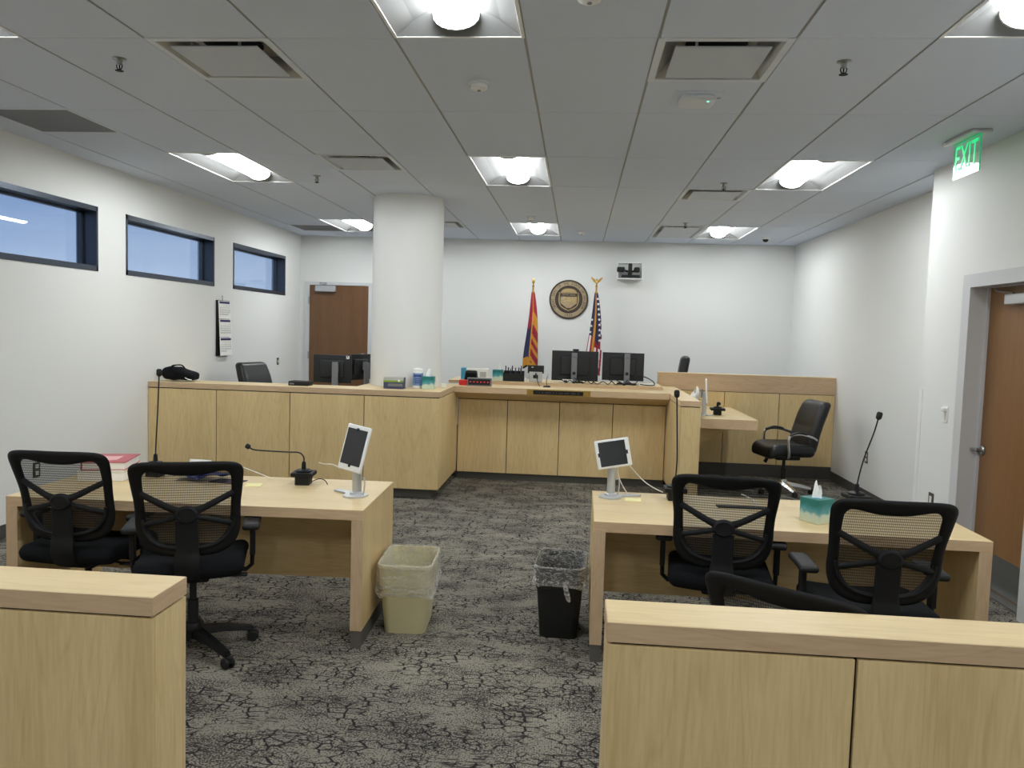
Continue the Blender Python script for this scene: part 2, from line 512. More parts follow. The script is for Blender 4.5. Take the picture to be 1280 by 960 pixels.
    def grid(self, fn, nu, nv, cu=False):
        V = [[self.bm.verts.new(fn(i / nu, j / nv)) for i in range(nu if cu else nu + 1)] for j in range(nv + 1)]
        out = []
        for j in range(nv):
            for i in range(nu):
                i1 = (i + 1) % len(V[0]) if cu else i + 1
                q = self._face([V[j][i], V[j][i1], V[j + 1][i1], V[j + 1][i]])
                out.append((q, (i + 0.5) / nu, (j + 0.5) / nv))
        return out

    def build(self, name, m, parent=None, loc=None, rot=None, smooth=35):
        bm = self.bm
        bmesh.ops.recalc_face_normals(bm, faces=bm.faces[:])
        me = bpy.data.meshes.new(name)
        bm.to_mesh(me); bm.free()
        for q in (m if isinstance(m, (list, tuple)) else [m]):
            me.materials.append(M[q] if isinstance(q, str) else q)
        if smooth:
            for p in me.polygons: p.use_smooth = True
            me.set_sharp_from_angle(angle=math.radians(smooth))
        o = bpy.data.objects.new(name, me)
        COL.objects.link(o)
        if parent: o.parent = parent
        if loc: o.location = loc
        if rot: o.rotation_euler = rot
        return o


def boxes(*bs, bev=0.0):
    m = MB()
    for b in bs: m.box(*b, bev=bev)
    return m


def tag(o, label=None, cat=None, group=None, kind=None):
    if label: o['label'] = label
    if cat: o['category'] = cat
    if group: o['group'] = group
    if kind: o['kind'] = kind
    return o


def thing(name, label, cat, loc=(0, 0, 0), rz=0.0, group=None):
    o = bpy.data.objects.new(name, None)
    o.empty_display_size = 0.1
    COL.objects.link(o)
    o.location = loc; o.rotation_euler = (0, 0, rz)
    return tag(o, label, cat, group)


def struct(o): return tag(o, kind='structure')


def dup(root, loc, rz, label, group=None):
    def cp(o, par):
        c = o.copy(); COL.objects.link(c)
        if par: c.parent = par
        for ch in kids.get(o, ()): cp(ch, c)
        return c
    kids = {}
    for o in list(COL.objects):
        if o.parent: kids.setdefault(o.parent, []).append(o)
    r = cp(root, None)
    r.location = loc; r.rotation_euler = (0, 0, rz); r['label'] = label
    if group: r['group'] = group
    return r


def text_into(mb, s, size, mtx, extrude=0.001):
    """letters as mesh, centred at the origin in the XY plane, then moved by mtx"""
    cu = bpy.data.curves.new('lettering_source', 'FONT')
    cu.body = s; cu.size = size; cu.extrude = extrude
    cu.align_x = 'CENTER'; cu.align_y = 'CENTER'; cu.resolution_u = 2
    ob = bpy.data.objects.new('lettering_source', cu)
    COL.objects.link(ob)
    dg = bpy.context.evaluated_depsgraph_get()
    ev = ob.evaluated_get(dg)
    me = ev.to_mesh()
    vs = [mb.bm.verts.new(mtx @ v.co) for v in me.vertices]
    for p in me.polygons: mb._face([vs[i] for i in p.vertices])
    ev.to_mesh_clear()
    bpy.data.objects.remove(ob); bpy.data.curves.remove(cu)


def catmull(P, n, closed=True):
    """smooth curve through P, n samples per span"""
    P = [Vector(p) for p in P]
    N = len(P); out = []
    for i in range(N if closed else N - 1):
        if closed: a, b, c, d = P[i - 1], P[i], P[(i + 1) % N], P[(i + 2) % N]
        else: a, b, c, d = P[max(i - 1, 0)], P[i], P[i + 1], P[min(i + 2, N - 1)]
        for k in range(n):
            t = k / n
            out.append(0.5 * ((2 * b) + (c - a) * t + (2 * a - 5 * b + 4 * c - d) * t * t + (3 * b - a - 3 * c + d) * t ** 3))
    if not closed: out.append(P[-1])
    return out


# ================================================================== ROOM
XL, XR, XF, YB, YR = -4.22, 3.07, 2.726, 11.65, -3.4     # left wall, right rear wall, right front wall, back wall, wall behind the viewer
YC = 6.46                                               # where the right wall steps back

o = struct(boxes((XL - 0.3, XR + 0.6, YR - 0.3, YB + 0.3, -0.12, 0)).build('floor', 'carpet'))
o = struct(boxes((XL, 0.985, 8.72, YB, 0, 0.13), (XL, -2.3, 7.78, 8.72, 0, 0.13)).build('floor_raised', 'carpet'))

# ceiling: tiles in a narrow grid, leaving out the openings for lights, vents and grilles
LIGHTS = [(c, r) for r in (-2, 4, 10) for c in (-4, 0, 4)] + [(c, -8) for c in (-4, 0, 4)]
VENTS = [(-2, 0, 1), (2, 0, 1), (-2, 4, 1), (3, 6, 1), (3, 10, 2), (-2, 10, 1)]
GRILLES = [(-5, 2), (-5, 11)]
holes = set()
for c, r in LIGHTS: holes |= {(c, r), (c, r + 1)}
for c, r, n in VENTS: holes |= {(c, r + k) for k in range(n)}
for c, r in GRILLES: holes.add((c, r))
mb = MB()
for c in range(-6, 7):
    r = -12
    while r < 14:
        n = 2
        if (c, r) in holes and (c, r + 1) in holes: r += 2; continue
        spans = [(r, r + 2)]
        if (c, r) in holes: spans = [(r + 1, r + 2)]
        elif (c, r + 1) in holes: spans = [(r, r + 1)]
        if (c, r) == (2, 0): spans = [(1, 2)]
        for a, b in spans:
            x0, x1 = max(cx(c), XL - 0.2), cx(c + 1)
            y0, y1 = ry(a), min(ry(b), YB + 0.25)
            if x1 < XL or y0 > YB + 0.1: continue
            mb.mi = 0
            mb.box(x0 + 0.0065, x1 - 0.0065, y0 + 0.0022, y1 - 0.0022, H, H + 0.006, bev=0.002)
            mb.mi = 1
            mb.box(x0, x1, y0, y1, H + 0.006, H + 0.03)
        r += n
mb.mi = 0
for (c, r) in [(2, 0)]: pass
struct(mb.build('ceiling', ['tile', 'tee'], smooth=0))


# --- walls
def wall_x(name, x0, x1, y0, y1, openings):
    """wall slab between x0,x1 running in y with openings (ya,yb,za,zb)"""
    m = MB()
    y = y0
    for ya, yb, za, zb in sorted(openings):
        if ya > y: m.box(x0, x1, y, ya, 0, H + 0.03)
        if za > 0: m.box(x0, x1, ya, yb, 0, za)
        m.box(x0, x1, ya, yb, zb, H + 0.03)
        y = yb
    m.box(x0, x1, y, y1, 0, H + 0.03)
    bmesh.ops.remove_doubles(m.bm, verts=m.bm.verts[:], dist=1e-5)
    return struct(m.build(name, 'wall', smooth=0))


WZ0, WZ1 = 2.068, 2.628
WINS = [(2.52, 4.28), (4.77, 6.60), (7.03, 8.81), (9.31, 11.02)]
WINS = WINS[0:]
wall_x('wall_left', XL - 0.2, XL, YR, YB, [(a, b, WZ0, WZ1) for a, b in WINS])
for k, (a, b) in enumerate(WINS):
    w = thing('window_%d' % (k + 1), None, None, (XL, (a + b) / 2, (WZ0 + WZ1) / 2)); struct(w)
    hw, hh = (b - a) / 2, (WZ1 - WZ0) / 2
    m = MB()   # dark lining of the opening with a narrow face frame
    for s in (-1, 1):
        m.box(-0.16, 0.006, s * hw - (0.024 if s > 0 else 0), s * hw + (0.024 if s < 0 else 0), -hh, hh)
        m.box(-0.16, 0.006, -hw, hw, s * hh - (0.042 if s > 0 else 0), s * hh + (0.048 if s < 0 else 0))
    fr = m.build('frame', 'darkmetal', w, smooth=0)
    m = MB()
    for s in (-1, 1):
        m.box(-0.155, -0.115, s * (hw - 0.024) - (0.03 if s > 0 else 0), s * (hw - 0.024) + (0.03 if s < 0 else 0), -hh + 0.03, hh - 0.03)
        m.box(-0.155, -0.115, -hw + 0.02, hw - 0.02, s * (hh - 0.032) - (0.028 if s > 0 else 0), s * (hh - 0.032) + (0.02 if s < 0 else 0))
    m.build('sash', 'darkmetal', w, smooth=0)
    boxes((-0.14, -0.132, -hw + 0.03, hw - 0.03, -hh + 0.04, hh - 0.04)).build('pane', 'pane', w, smooth=0)

struct(boxes((XL - 0.2, XR + 0.6, YB, YB + 0.15, 0, H + 0.03)).build('wall_back', 'wall', smooth=0))
struct(boxes((XR, XR + 0.2, YC, YB, 0, H + 0.03)).build('wall_right', 'wall', smooth=0))
struct(boxes((XL - 0.2, XR + 0.6, YR - 0.15, YR, 0, H + 0.03)).build('wall_rear', 'wall', smooth=0))
DY0, DY1, DZ = 4.86, 5.765, 2.085
wall_x('wall_right_front', XF, XR + 0.45, YR, YC, [(DY0, DY1, 0, DZ)])

# --- door in the right wall
d = struct(thing('door_1', None, None, (XF, (DY0 + DY1) / 2, 0)))
hw = (DY1 - DY0) / 2
m = MB()
for s in (-1, 1):     # casing on the wall face, then the stepped jamb
    a, b = sorted((s * hw, s * (hw + 0.075))); m.box(-0.014, 0.0, a, b, 0, DZ)
    a, b = sorted((s * (hw - 0.03), s * hw)); m.box(-0.0139, 0.115, a, b, 0, DZ - 0.03)
    a, b = sorted((s * (hw - 0.048), s * (hw - 0.03))); m.box(0.10, 0.118, a, b, 0, DZ - 0.03)
m.box(-0.014, 0.0, -hw - 0.075, hw + 0.075, DZ, DZ + 0.062)
m.box(-0.0139, 0.115, -hw, hw, DZ - 0.03, DZ)
m.build('frame', 'frame_paint', d, smooth=0)
lf = boxes((0.118, 0.162, -hw + 0.032, hw - 0.032, 0.012, DZ - 0.032)).build('leaf', 'door', d, smooth=0)
boxes((0.1165, 0.118, -hw + 0.045, hw - 0.045, 0.02, 0.255)).build('kick_plate', 'kick', d, smooth=0)
m = MB()
m.lathe([(0.034, 0), (0.034, -0.008), (0.026, -0.014), (0.012, -0.016), (0.012, -0.05), (0, -0.052)], (0.118, hw - 0.085, 0.925), 20, 'X')
m.soft((0.068, hw - 0.045, 0.925), (0.022, 0.115, 0.022), 0.009, (1, 2, 1))
m.build('handle', 'steel', d)
m = MB()
m.soft((0.085, -0.04, DZ - 0.125), (0.062, 0.30, 0.068), 0.008, (1, 1, 1))
m.build('closer', 'silver', d)
m = MB(); m.tube([(0.085, 0.06, DZ - 0.085), (0.05, 0.20, DZ - 0.062), (0.09, 0.30, DZ - 0.045)], 0.008, 6)
m.build('closer_arm', 'steel', d)
boxes((0.04, 0.16, -hw + 0.03, hw - 0.03, 0.0, 0.010)).build('threshold', 'steel', d, smooth=0)

# --- door in the back wall (stands on the raised floor behind the bench)
d = struct(thing('door_2', None, None, (-3.614, YB, 0.13)))
hw2, hz2 = 0.452, 2.133
m = MB()
for s in (-1, 1):
    a, b = sorted((s * (hw2 + 0.003), s * (hw2 + 0.085))); m.box(a, b, -0.024, 0, 0, hz2 + 0.004)
m.box(-hw2 - 0.085, hw2 + 0.085, -0.024, 0, hz2 + 0.004, hz2 + 0.05)
m.build('frame', 'frame_paint', d, smooth=0)
boxes((-hw2, hw2, -0.012, 0.02, 0.006, hz2)).build('leaf', 'door2', d, smooth=0)
m = MB(); m.soft((-0.20, -0.045, hz2 - 0.052), (0.31, 0.065, 0.09), 0.008, (1, 1, 1)); m.build('closer', 'silver', d)
m = MB(); m.tube([(-0.24, -0.05, hz2 - 0.01), (-0.16, -0.12, hz2 + 0.03), (-0.30, -0.02, hz2 + 0.035)], 0.008, 6); m.build('closer_arm', 'steel', d)
m = MB(); m.lathe([(0.03, 0), (0.03, 0.008), (0.012, 0.012), (0.012, 0.04), (0.027, 0.05), (0.027, 0.072), (0, 0.076)], (hw2 - 0.07, -0.012, 1.09), 16, 'Y'); m.build('knob', 'steel', d)
for z in (0.25, 1.07, 1.9):
    boxes((-hw2 - 0.02, -hw2 + 0.004, -0.034, -0.022, z - 0.055, z + 0.055)).build('hinge', 'steel', d, smooth=0)

# --- column and skirting
m = MB(); m.lathe([(0.367, 0), (0.367, H + 0.004)], (0, 0, 0), 72); struct(m.build('column', 'wall', None, (-1.808, 8.2, 0)))
struct(boxes((XL, XL + 0.009, YR, 7.40, 0, 0.10), bev=0.002).build('baseboard_left', 'base', smooth=0))
struct(boxes((XR - 0.009, XR, YC, 9.55, 0, 0.105), bev=0.002).build('baseboard_right', 'base', smooth=0))
struct(boxes((XF - 0.009, XF, 5.845, YC, 0, 0.105), (XF - 0.009, XF, YR, 4.78, 0, 0.105), bev=0.002).build('baseboard_right_front', 'base', smooth=0))
struct(boxes((XL, 0.98, YB - 0.009, YB, 0.13, 0.23)).build('baseboard_back', 'base', smooth=0))
t = MB(); t.box(-0.004, 0.0, -0.055, 0.004, 0, 1.19, bev=0.0015); t.box(-0.004, 0.055, 0.0, 0.004, 0, 1.19, bev=0.0015)
tag(t.build('corner_guard', 'white', None, (XF, YC, 0.105), smooth=0), 'white corner guard on the wall corner left of the exit door', 'corner guard')

# outside: ground far below the high windows
struct(boxes((-60, XL - 0.6, -40, 60, -6.1, -6.0)).build('ground', 'ground', smooth=0))


# ================================================================== CEILING FIXTURES
def troffer(c, r, label, lit=True):
    t = thing('ceiling_light', label, 'ceiling light', (cx(c) + FT2 / 2, ry(r + 1), H), 0, 'recessed ceiling lights')
    hx, hy = FT2 / 2, FT2
    m = MB()
    for s in (-1, 1):
        a, b = sorted((s * hx, s * (hx - 0.016))); m.box(a, b, -hy, hy, -0.003, 0.012, bev=0.001)
        a, b = sorted((s * hy, s * (hy - 0.016))); m.box(-hx + 0.016, hx - 0.016, a, b, -0.003, 0.012, bev=0.001)
    m.build('frame', 'white', t, smooth=0)
    m = MB()
    prof = [(-hx + 0.014, 0.0), (-0.2, 0.05), (-0.115, 0.082), (-0.09, 0.085), (0.09, 0.085), (0.115, 0.082), (0.2, 0.05), (hx - 0.014, 0.0)]
    ys = hy - 0.016
    m.grid(lambda u, v: Vector((prof[round(u * 7)][0], -ys + 2 * ys * v, prof[round(u * 7)][1])), 7, 1)
    for s in (-1, 1):     # sloping ends
        vs = [m.bm.verts.new((x, s * (ys - (0.0 if z < 0.01 else 0.10 * z / 0.085)), z)) for x, z in prof]
        m._face(vs)
    m.build('reflector', 'reflector', t, smooth=0)
    m = MB()
    n = 10
    L = hy - 0.105
    def lens(u, v):
        a = PI * u
        return Vector((-0.094 * math.cos(a), -L + 2 * L * v, 0.075 - 0.068 * math.sin(a) ** 0.8))
    m.grid(lens, n, 1)
    for s in (-1, 1):
        m._face([m.bm.verts.new(lens(k / n, 0 if s < 0 else 1)) for k in range(n + 1)])
    m.build('diffuser', 'lens', t)
    for s in (-1, 1):
        m = MB()
        for k in range(n):
            A, B = lens(k / n, 0 if s < 0 else 1), lens((k + 1) / n, 0 if s < 0 else 1)
            e = Vector((0, s * 0.012, 0))
            q = lambda P: Vector((P.x * 1.14, P.y, 0.075 + (P.z - 0.075) * 1.12))
            m._face([m.bm.verts.new(p) for p in (q(A), q(B), q(B) + e, q(A) + e)])
        m._face([m.bm.verts.new(Vector((lens(k / n, 0).x * 1.14, s * (L + 0.012), 0.075 + (lens(k / n, 0).z - 0.075) * 1.12))) for k in range(n + 1)])
        bmesh.ops.remove_doubles(m.bm, verts=m.bm.verts[:], dist=1e-5)
        m.build('end_cap', 'white', t)
    m = MB(); m.box(-hx, hx, -hy, hy, 0.088, 0.13); m.build('housing', 'ventmetal', t, smooth=0)


pos = {-4: 'left', 0: 'middle', 4: 'right'}
LL = {(-4, -2): 'lit ceiling light cut off at the top left edge of the photo', (0, -2): 'lit ceiling light cut off at the top centre of the photo, above the aisle',
      (4, -2): 'lit ceiling light cut off at the top right corner of the photo',
      (-4, 4): 'long lit ceiling light above the left wall near the second window', (0, 4): 'lit ceiling light right of the white column top, middle of its row',
      (4, 4): 'lit ceiling light in front of the green exit sign', (-4, 10): 'far lit ceiling light just left of the white column top',
      (0, 10): 'far small lit ceiling light above the bronze seal', (4, 10): 'far lit ceiling light at the right, beside the dome camera'}
for c, r in LIGHTS:
    if r == -8: continue
    troffer(c, r, LL[(c, r)])
for c in (-4, 0, 4):  # unseen extra row, added for the light it gives the room
    troffer(c, -8, 'added unseen ceiling light behind the viewer, %s one' % pos[c])


def vent(c, r, n, label):
    hy = FT2 * n / 2; hx = FT2 / 2
    t = thing('ceiling_vent', label, 'air vent', (cx(c) + hx, ry(r) + hy, H), 0, 'ceiling air vents')
    m = MB()
    for s in (-1, 1):
        a, b = sorted((s * hx, s * (hx - 0.035))); m.box(a, b, -hy, hy, -0.004, 0.006, bev=0.001)
        a, b = sorted((s * hy, s * (hy - 0.035))); m.box(-hx + 0.035, hx - 0.035, a, b, -0.004, 0.006, bev=0.001)
    m.build('frame', 'whitematte', t, smooth=0)
    m = MB()     # sloping throat up to the round duct
    ring0 = [(-hx + 0.035, -hy + 0.035), (hx - 0.035, -hy + 0.035), (hx - 0.035, hy - 0.035), (-hx + 0.035, hy - 0.035)]
    ring1 = [(x * 0.72, y * 0.72) for x, y in ring0]
    A = [m.bm.verts.new((x, y, 0.004)) for x, y in ring0]; B = [m.bm.verts.new((x, y, 0.085)) for x, y in ring1]
    for k in range(4): m._face([A[k], A[(k + 1) % 4], B[(k + 1) % 4], B[k]])
    m._face(B)
    m.build('throat', 'ventmetal', t, smooth=0)
    m = MB(); m.lathe([(0.15, 0.080), (0.15, 0.084)], (0, 0, 0), 32); m.build('duct', 'duct', t)
    m = MB(); m.box(-hx + 0.085, hx - 0.085, -hy + 0.085, hy - 0.085, -0.012, -0.004, bev=0.003)
    m.build('plaque', 'ventface', t, smooth=0)
    m = MB()
    for sx in (-1, 1):
        for sy in (-1, 1): m.box(sx * 0.12 - 0.006, sx * 0.12 + 0.006, sy * (hy - 0.11) - 0.006, sy * (hy - 0.11) + 0.006, -0.005, 0.083)
    m.build('hanger', 'ventmetal', t, smooth=0)
    m = MB(); m.box(-hx, hx, -hy, hy, 0.09, 0.12); m.build('housing', 'ventmetal', t, smooth=0)


for (c, r, n), l in zip(VENTS, ('large square ceiling vent near the top left, beside a sprinkler', 'large square ceiling vent near the top right, above the white access point panel',
                                'square ceiling vent in front of the white column', 'square ceiling vent left of the light by the exit sign',
                                'far ceiling vent beside the far right light', 'small far ceiling vent peeking out right of the white column')):
    vent(c, r, n, l)

for (c, r), l in zip(GRILLES, ('grey return grille in the ceiling above the nearest left window', 'far grey return grille in the ceiling at the back left corner')):
    t = thing('return_grille', l, 'air grille', (cx(c) + FT2 / 2, ry(r) + FT2 / 2, H), 0, 'grey return air grilles')
    m = MB()
    for s in (-1, 1):
        a, b = sorted((s * 0.3048, s * 0.288)); m.box(a, b, -0.3048, 0.3048, -0.003, 0.004); m.box(-0.288, 0.288, a, b, -0.003, 0.004)
    m.build('frame', 'whitematte', t, smooth=0)
    m = MB()
    for k in range(28):
        y = -0.288 + 0.576 * (k + 0.5) / 28
        m.prism([(y - 0.009, 0.012), (y + 0.004, -0.002), (y + 0.006, -0.001), (y - 0.007, 0.013)], -0.288, 0.288, 'YZ')
    m.box(-0.30, 0.30, -0.30, 0.30, 0.018, 0.022)
    m.build('louvre', 'grille', t, smooth=0)

# wireless access point on its own 2x2 tile
t = thing('access_point', 'white oval wireless access point with a green light in the ceiling', 'access point', (cx(2.5), ry(1.5), H))
m = MB(); m.box(-0.13, 0.13, -0.14, 0.14, -0.003, 0.001, bev=0.001); m.build('plate', 'tile', t, smooth=0)
m = MB(); m.soft((0, 0, -0.016), (0.205, 0.205, 0.03), 0.015, (4, 4, 1), lambda p: Vector((p.x * (1 - 1.6 * p.y * p.y / 0.02 * 0.12), p.y * (1 - 1.6 * p.x * p.x / 0.02 * 0.12), p.z))); m.build('case', 'whitematte', t)
m = MB(); m.lathe([(0.006, -0.030), (0.006, -0.033), (0, -0.0335)], (0.055, -0.05, 0), 10); m.build('status_light', 'ledg', t)
m = MB(); m.lathe([(0.012, 0), (0.012, -0.006), (0, -0.007)], (0.118, -0.02, 0), 12); m.build('lock', 'steel', t)


def smoke(x, y, label, k=1.0):
    t = thing('smoke_detector', label, 'smoke detector', (x, y, H), 0, 'white smoke detectors')
    m = MB(); m.lathe([(0.058 * k, 0), (0.058 * k, -0.010), (0.052 * k, -0.016)], seg=28); m.build('base', 'whitematte', t)
    m = MB(); m.lathe([(0.047 * k, -0.016), (0.046 * k, -0.034), (0.030 * k, -0.042), (0.012, -0.043)], seg=28); m.build('dome', 'white', t)
    m = MB(); m.lathe([(0.010, -0.040), (0.010, -0.047), (0, -0.048)], seg=12); m.build('sensor', 'greyplastic', t)


smoke(-0.584, 4.332, 'white smoke detector in the ceiling below the top centre light')
smoke(-0.001, 3.20, 'white smoke detector cut off by the top edge of the photo')
smoke(0.001, 10.49, 'far white smoke detector right of the far centre light')
smoke(-0.594, 9.25, 'faint far smoke detector above the far centre light', 0.8)


def sprinkler(x, y, label):
    t = thing('sprinkler', label, 'sprinkler', (x, y, H), 0, 'ceiling sprinkler heads')
    m = MB(); m.lathe([(0.034, 0), (0.034, -0.004), (0.018, -0.008), (0.014, -0.012), (0.014, -0.03), (0.009, -0.034)], seg=20); m.build('escutcheon', 'steel', t)
    m = MB()
    for s in (-1, 1): m.tube([(s * 0.010, 0, -0.026), (s * 0.015, 0, -0.036), (s * 0.012, 0, -0.050), (0, 0, -0.060)], 0.003, 6)
    m.lathe([(0.0035, -0.030), (0.0035, -0.058)], seg=8)
    m.build('yoke', 'charcoal', t)
    m = MB(); m.lathe([(0, -0.060), (0.021, -0.061), (0.021, -0.063), (0, -0.064)], seg=16); m.build('deflector', 'charcoal', t)


for x, y, l in ((-2.415, 3.97, 'sprinkler head near the top left, left of the large vent'), (-2.396, 7.0, 'sprinkler head between the left ceiling light and the vent by the column'),
                (1.232, 3.99, 'sprinkler head near the top right, right of the large vent'), (1.225, 7.07, 'sprinkler head behind the small vent left of the exit-side light'),
                (1.226, 9.54, 'farthest small sprinkler head beside the far right light')): sprinkler(x, y, l)

t = thing('dome_camera', 'small dome security camera in the ceiling near the back right corner', 'camera', (2.444, 10.77, H))
m = MB(); m.lathe([(0.055, 0), (0.055, -0.02), (0.042, -0.026)], seg=24); m.build('housing', 'white', t)
m = MB(); m.lathe([(0.038, -0.026), (0.034, -0.045), (0.02, -0.058), (0, -0.062)], seg=24); m.build('dome', 'blackd', t)

# EXIT sign: edge-lit clear panel hung along the wall, read from the room side
t = thing('exit_sign', 'green lit EXIT sign hanging from the ceiling above the right door', 'exit sign', (2.46, 5.365, H))
m = MB(); m.soft((0, 0, -0.012), (0.13, 0.36, 0.024), 0.008, (1, 1, 1)); m.build('canopy', 'silver', t)
m = MB(); m.box(-0.012, 0.012, -0.165, 0.165, -0.03, -0.022); m.build('light_bar', 'edgegreen', t, smooth=0)
pl = MB(); pl.box(-0.004, 0.004, -0.17, 0.17, -0.255, -0.024, bev=0.001); p = pl.build('panel', 'acrylic', t, smooth=0)
m = MB()
for s in (-1, 1): m.box(-0.0045, 0.0045, s * 0.1705 - 0.0012, s * 0.1705 + 0.0012, -0.255, -0.026)
m.build('lit_edge', 'edgegreen', p, smooth=0)
m = MB()
mt = Matrix.Translation((-0.0065, 0, -0.135)) @ Matrix(((0, 0, 1, 0), (-1, 0, 0, 0), (0, 1, 0, 0), (0, 0, 0, 1))) @ Matrix.Scale(1.22, 4, (0, 1, 0)) @ Matrix.Scale(0.78, 4, (1, 0, 0))
text_into(m, 'EXIT', 0.19, mt, 0.0015)
m.build('lettering', 'exitgreen', p, smooth=0)
m = MB(); m.soft((-0.045, 0.20, -0.012), (0.03, 0.04, 0.024), 0.006, (1, 1, 1)); m.build('test_button', 'white', t)


# ================================================================== MILLWORK
def counsel_table(label, loc, rz, w, dpt=0.775):
    t = thing('counsel_table', label, 'table', loc, rz, 'maple counsel tables')
    hx, hy, z1, th = w / 2, dpt / 2, 0.72, 0.052
    m = MB(); m.box(-hx + 0.0025, hx - 0.0025, -hy + 0.003, hy, z1 - th, z1, bev=0.001); m.build('tabletop', 'maple_top', t, smooth=0)
    m = MB(); m.box(-hx + 0.001, hx - 0.001, -hy, -hy + 0.003, z1 - th, z1 - 0.001); m.build('edge_band', 'maple_edge', t, smooth=0)
    for s in (-1, 1):
        a, b = sorted((s * hx, s * (hx - 0.06)))
        e = MB(); e.box(a, b, -hy + 0.003, hy, 0.09, z1 - th); q0, q1 = sorted((s * hx, s * (hx - 0.0025))); e.box(q0, q1, -hy + 0.0005, hy, z1 - th, z1 - 0.0003); e = e.build('end_panel', 'maple', t, smooth=0)
        m = MB(); m.box(a, b, -hy, -hy + 0.003, 0.09, z1 - th - 0.0005); m.build('edge_band', 'maple_edge_z', e, smooth=0)
        m = MB(); m.box(a + 0.004, b - 0.004, -hy + 0.004, hy - 0.004, 0, 0.09); m.build('toe_base', 'toe', e, smooth=0)
    m = MB(); m.box(-hx + 0.06, hx - 0.06, 0.06, 0.078, 0.22, z1 - th); m.build('modesty_panel', 'maple_h', t, smooth=0)
    return t


TL = counsel_table('left maple counsel table, with the red book and bent microphone on it', (-2.008, 4.212, 0), math.radians(2.1), 1.878)
TR = counsel_table('right maple counsel table, with the teal tissue box on it', (1.066, 4.257, 0), math.radians(-0.3), 1.90)
# flap of the power box let into the right table
m = MB(); m.box(0.80, 1.12, 4.335, 4.40, 0, 0.004, bev=0.001)
tag(m.build('power_flap', 'charcoal', None, (0, 0, 0.7205), smooth=0), 'dark power outlet flap in the top of the right counsel table', 'power flap')


def rail(name, label, x0, x1, y0, y1, seams, free):
    """low panelled wall; free = -1/+1, the end that stands in the aisle"""
    t = thing(name, label, 'low wall', ((x0 + x1) / 2, (y0 + y1) / 2, 0), 0, 'low maple walls in front of the viewer')
    ox, oy = (x0 + x1) / 2, (y0 + y1) / 2
    X0, X1, Y0, Y1 = x0 - ox, x1 - ox, y0 - oy, y1 - oy
    m = MB(); m.box(X0, X1, Y0 + 0.003, Y1, 0.869, 0.92, bev=0.0015); cap = m.build('cap', 'maple_top', t, smooth=0)
    m = MB(); m.box(X0, X1, Y0, Y0 + 0.003, 0.869, 0.919); m.build('edge_band', 'maple_edge', cap, smooth=0)
    ex = X1 if free > 0 else X0
    a, b = sorted((ex, ex + free * 0.002))
    m = MB(); m.box(a, b, Y0 + 0.001, Y1, 0.869, 0.919); m.build('edge_band', 'maple_edge_y', cap, smooth=0)
    m = MB(); m.box(X0 + 0.012, X1 - 0.012, Y0 + 0.012, Y1 - 0.012, 0.0, 0.869); m.build('core', 'shadowgap', t, smooth=0)
    xs = [x0] + seams + [x1]
    for k, (a, b) in enumerate(zip(xs, xs[1:])):
        la = a - ox + (0.004 if k else 0.0); lb = b - ox - (0.004 if k < len(xs) - 2 else 0.0)
        for f0, f1 in ((Y0, Y0 + 0.018), (Y1 - 0.018, Y1)):
            m = MB(); m.box(la, lb, f0, f1, 0.10, 0.862, bev=0.001); m.build('panel', 'maple', t, smooth=0)
    a, b = sorted((ex, ex - free * 0.018))
    m = MB(); m.box(a, b, Y0 + 0.0185, Y1 - 0.0185, 0.10, 0.862); m.build('end_panel', 'maple', t, smooth=0)
    m = MB(); m.box(X0 + 0.008, X1 - 0.008, Y0 + 0.008, Y1 - 0.008, 0, 0.10); m.build('toe_base', 'toe', t, smooth=0)


rail('low_wall', 'low maple panelled wall at the bottom left, nearest the viewer', XL + 0.002, -1.10, 1.947, 2.131, [-3.6, -2.98, -2.36, -1.74], 1)
rail('low_wall', 'low maple panelled wall at the bottom right, in front of the half hidden chair', 0.103, XF - 0.01, 1.969, 2.146, [0.722, 1.342, 1.962], -1)


# --- clerk's counter
t = thing('clerk_counter', 'long maple clerk counter wrapped round the white column', 'counter', (-2.76, 7.6, 0))
ox, oy = -2.76, 7.6
CZ0, CZ1 = 0.998, 1.05
poly = [(XL + 0.002, 7.403), (-1.30, 7.403), (-1.30, 8.283), (-1.30, 8.60), (-2.215, 8.60), (-2.215, 7.775), (XL + 0.002, 7.775)]
cut = [(-1.808 + 0.371 * math.cos(-PI / 2 - 2 * PI * k / 48), 8.2 + 0.371 * math.sin(-PI / 2 - 2 * PI * k / 48)) for k in range(49)]
poly = poly[:1] + [(-1.808, 7.403)] + cut + [(-1.8079, 7.403)] + poly[1:]
m = MB(); m.prism([(x - ox, y - oy) for x, y in poly], CZ0, CZ1); ct = m.build('countertop', 'maple_top', t, smooth=0)
m = MB(); m.box(XL + 0.002 - ox, -1.297 - ox, 7.40 - oy, 7.403 - oy, CZ0, CZ1 - 0.0005); m.build('edge_band', 'maple_edge', ct, smooth=0)
m = MB(); m.box(-1.30 - ox, -1.297 - ox, 7.403 - oy, 8.283 - oy, CZ0, CZ1 - 0.0005); m.build('edge_band', 'maple_edge_y', ct, smooth=0)
m = MB(); m.box(XL + 0.004 - ox, -1.315 - ox, 7.425 - oy, 7.76 - oy, 0.0, 0.998); m.box(-1.40 - ox, -1.315 - ox, 7.76 - oy, 8.58 - oy, 0.0, 0.998); m.build('core', 'shadowgap', t, smooth=0)
xs = [XL + 0.004, -3.515, -2.773, -2.035, -1.297]
for k in range(4):
    m = MB(); m.box(xs[k] - ox + (0.004 if k else 0), xs[k + 1] - ox - (0.004 if k < 3 else 0), 7.40 - oy, 7.42 - oy, 0.10, 0.988, bev=0.001); m.build('panel', 'maple', t, smooth=0)
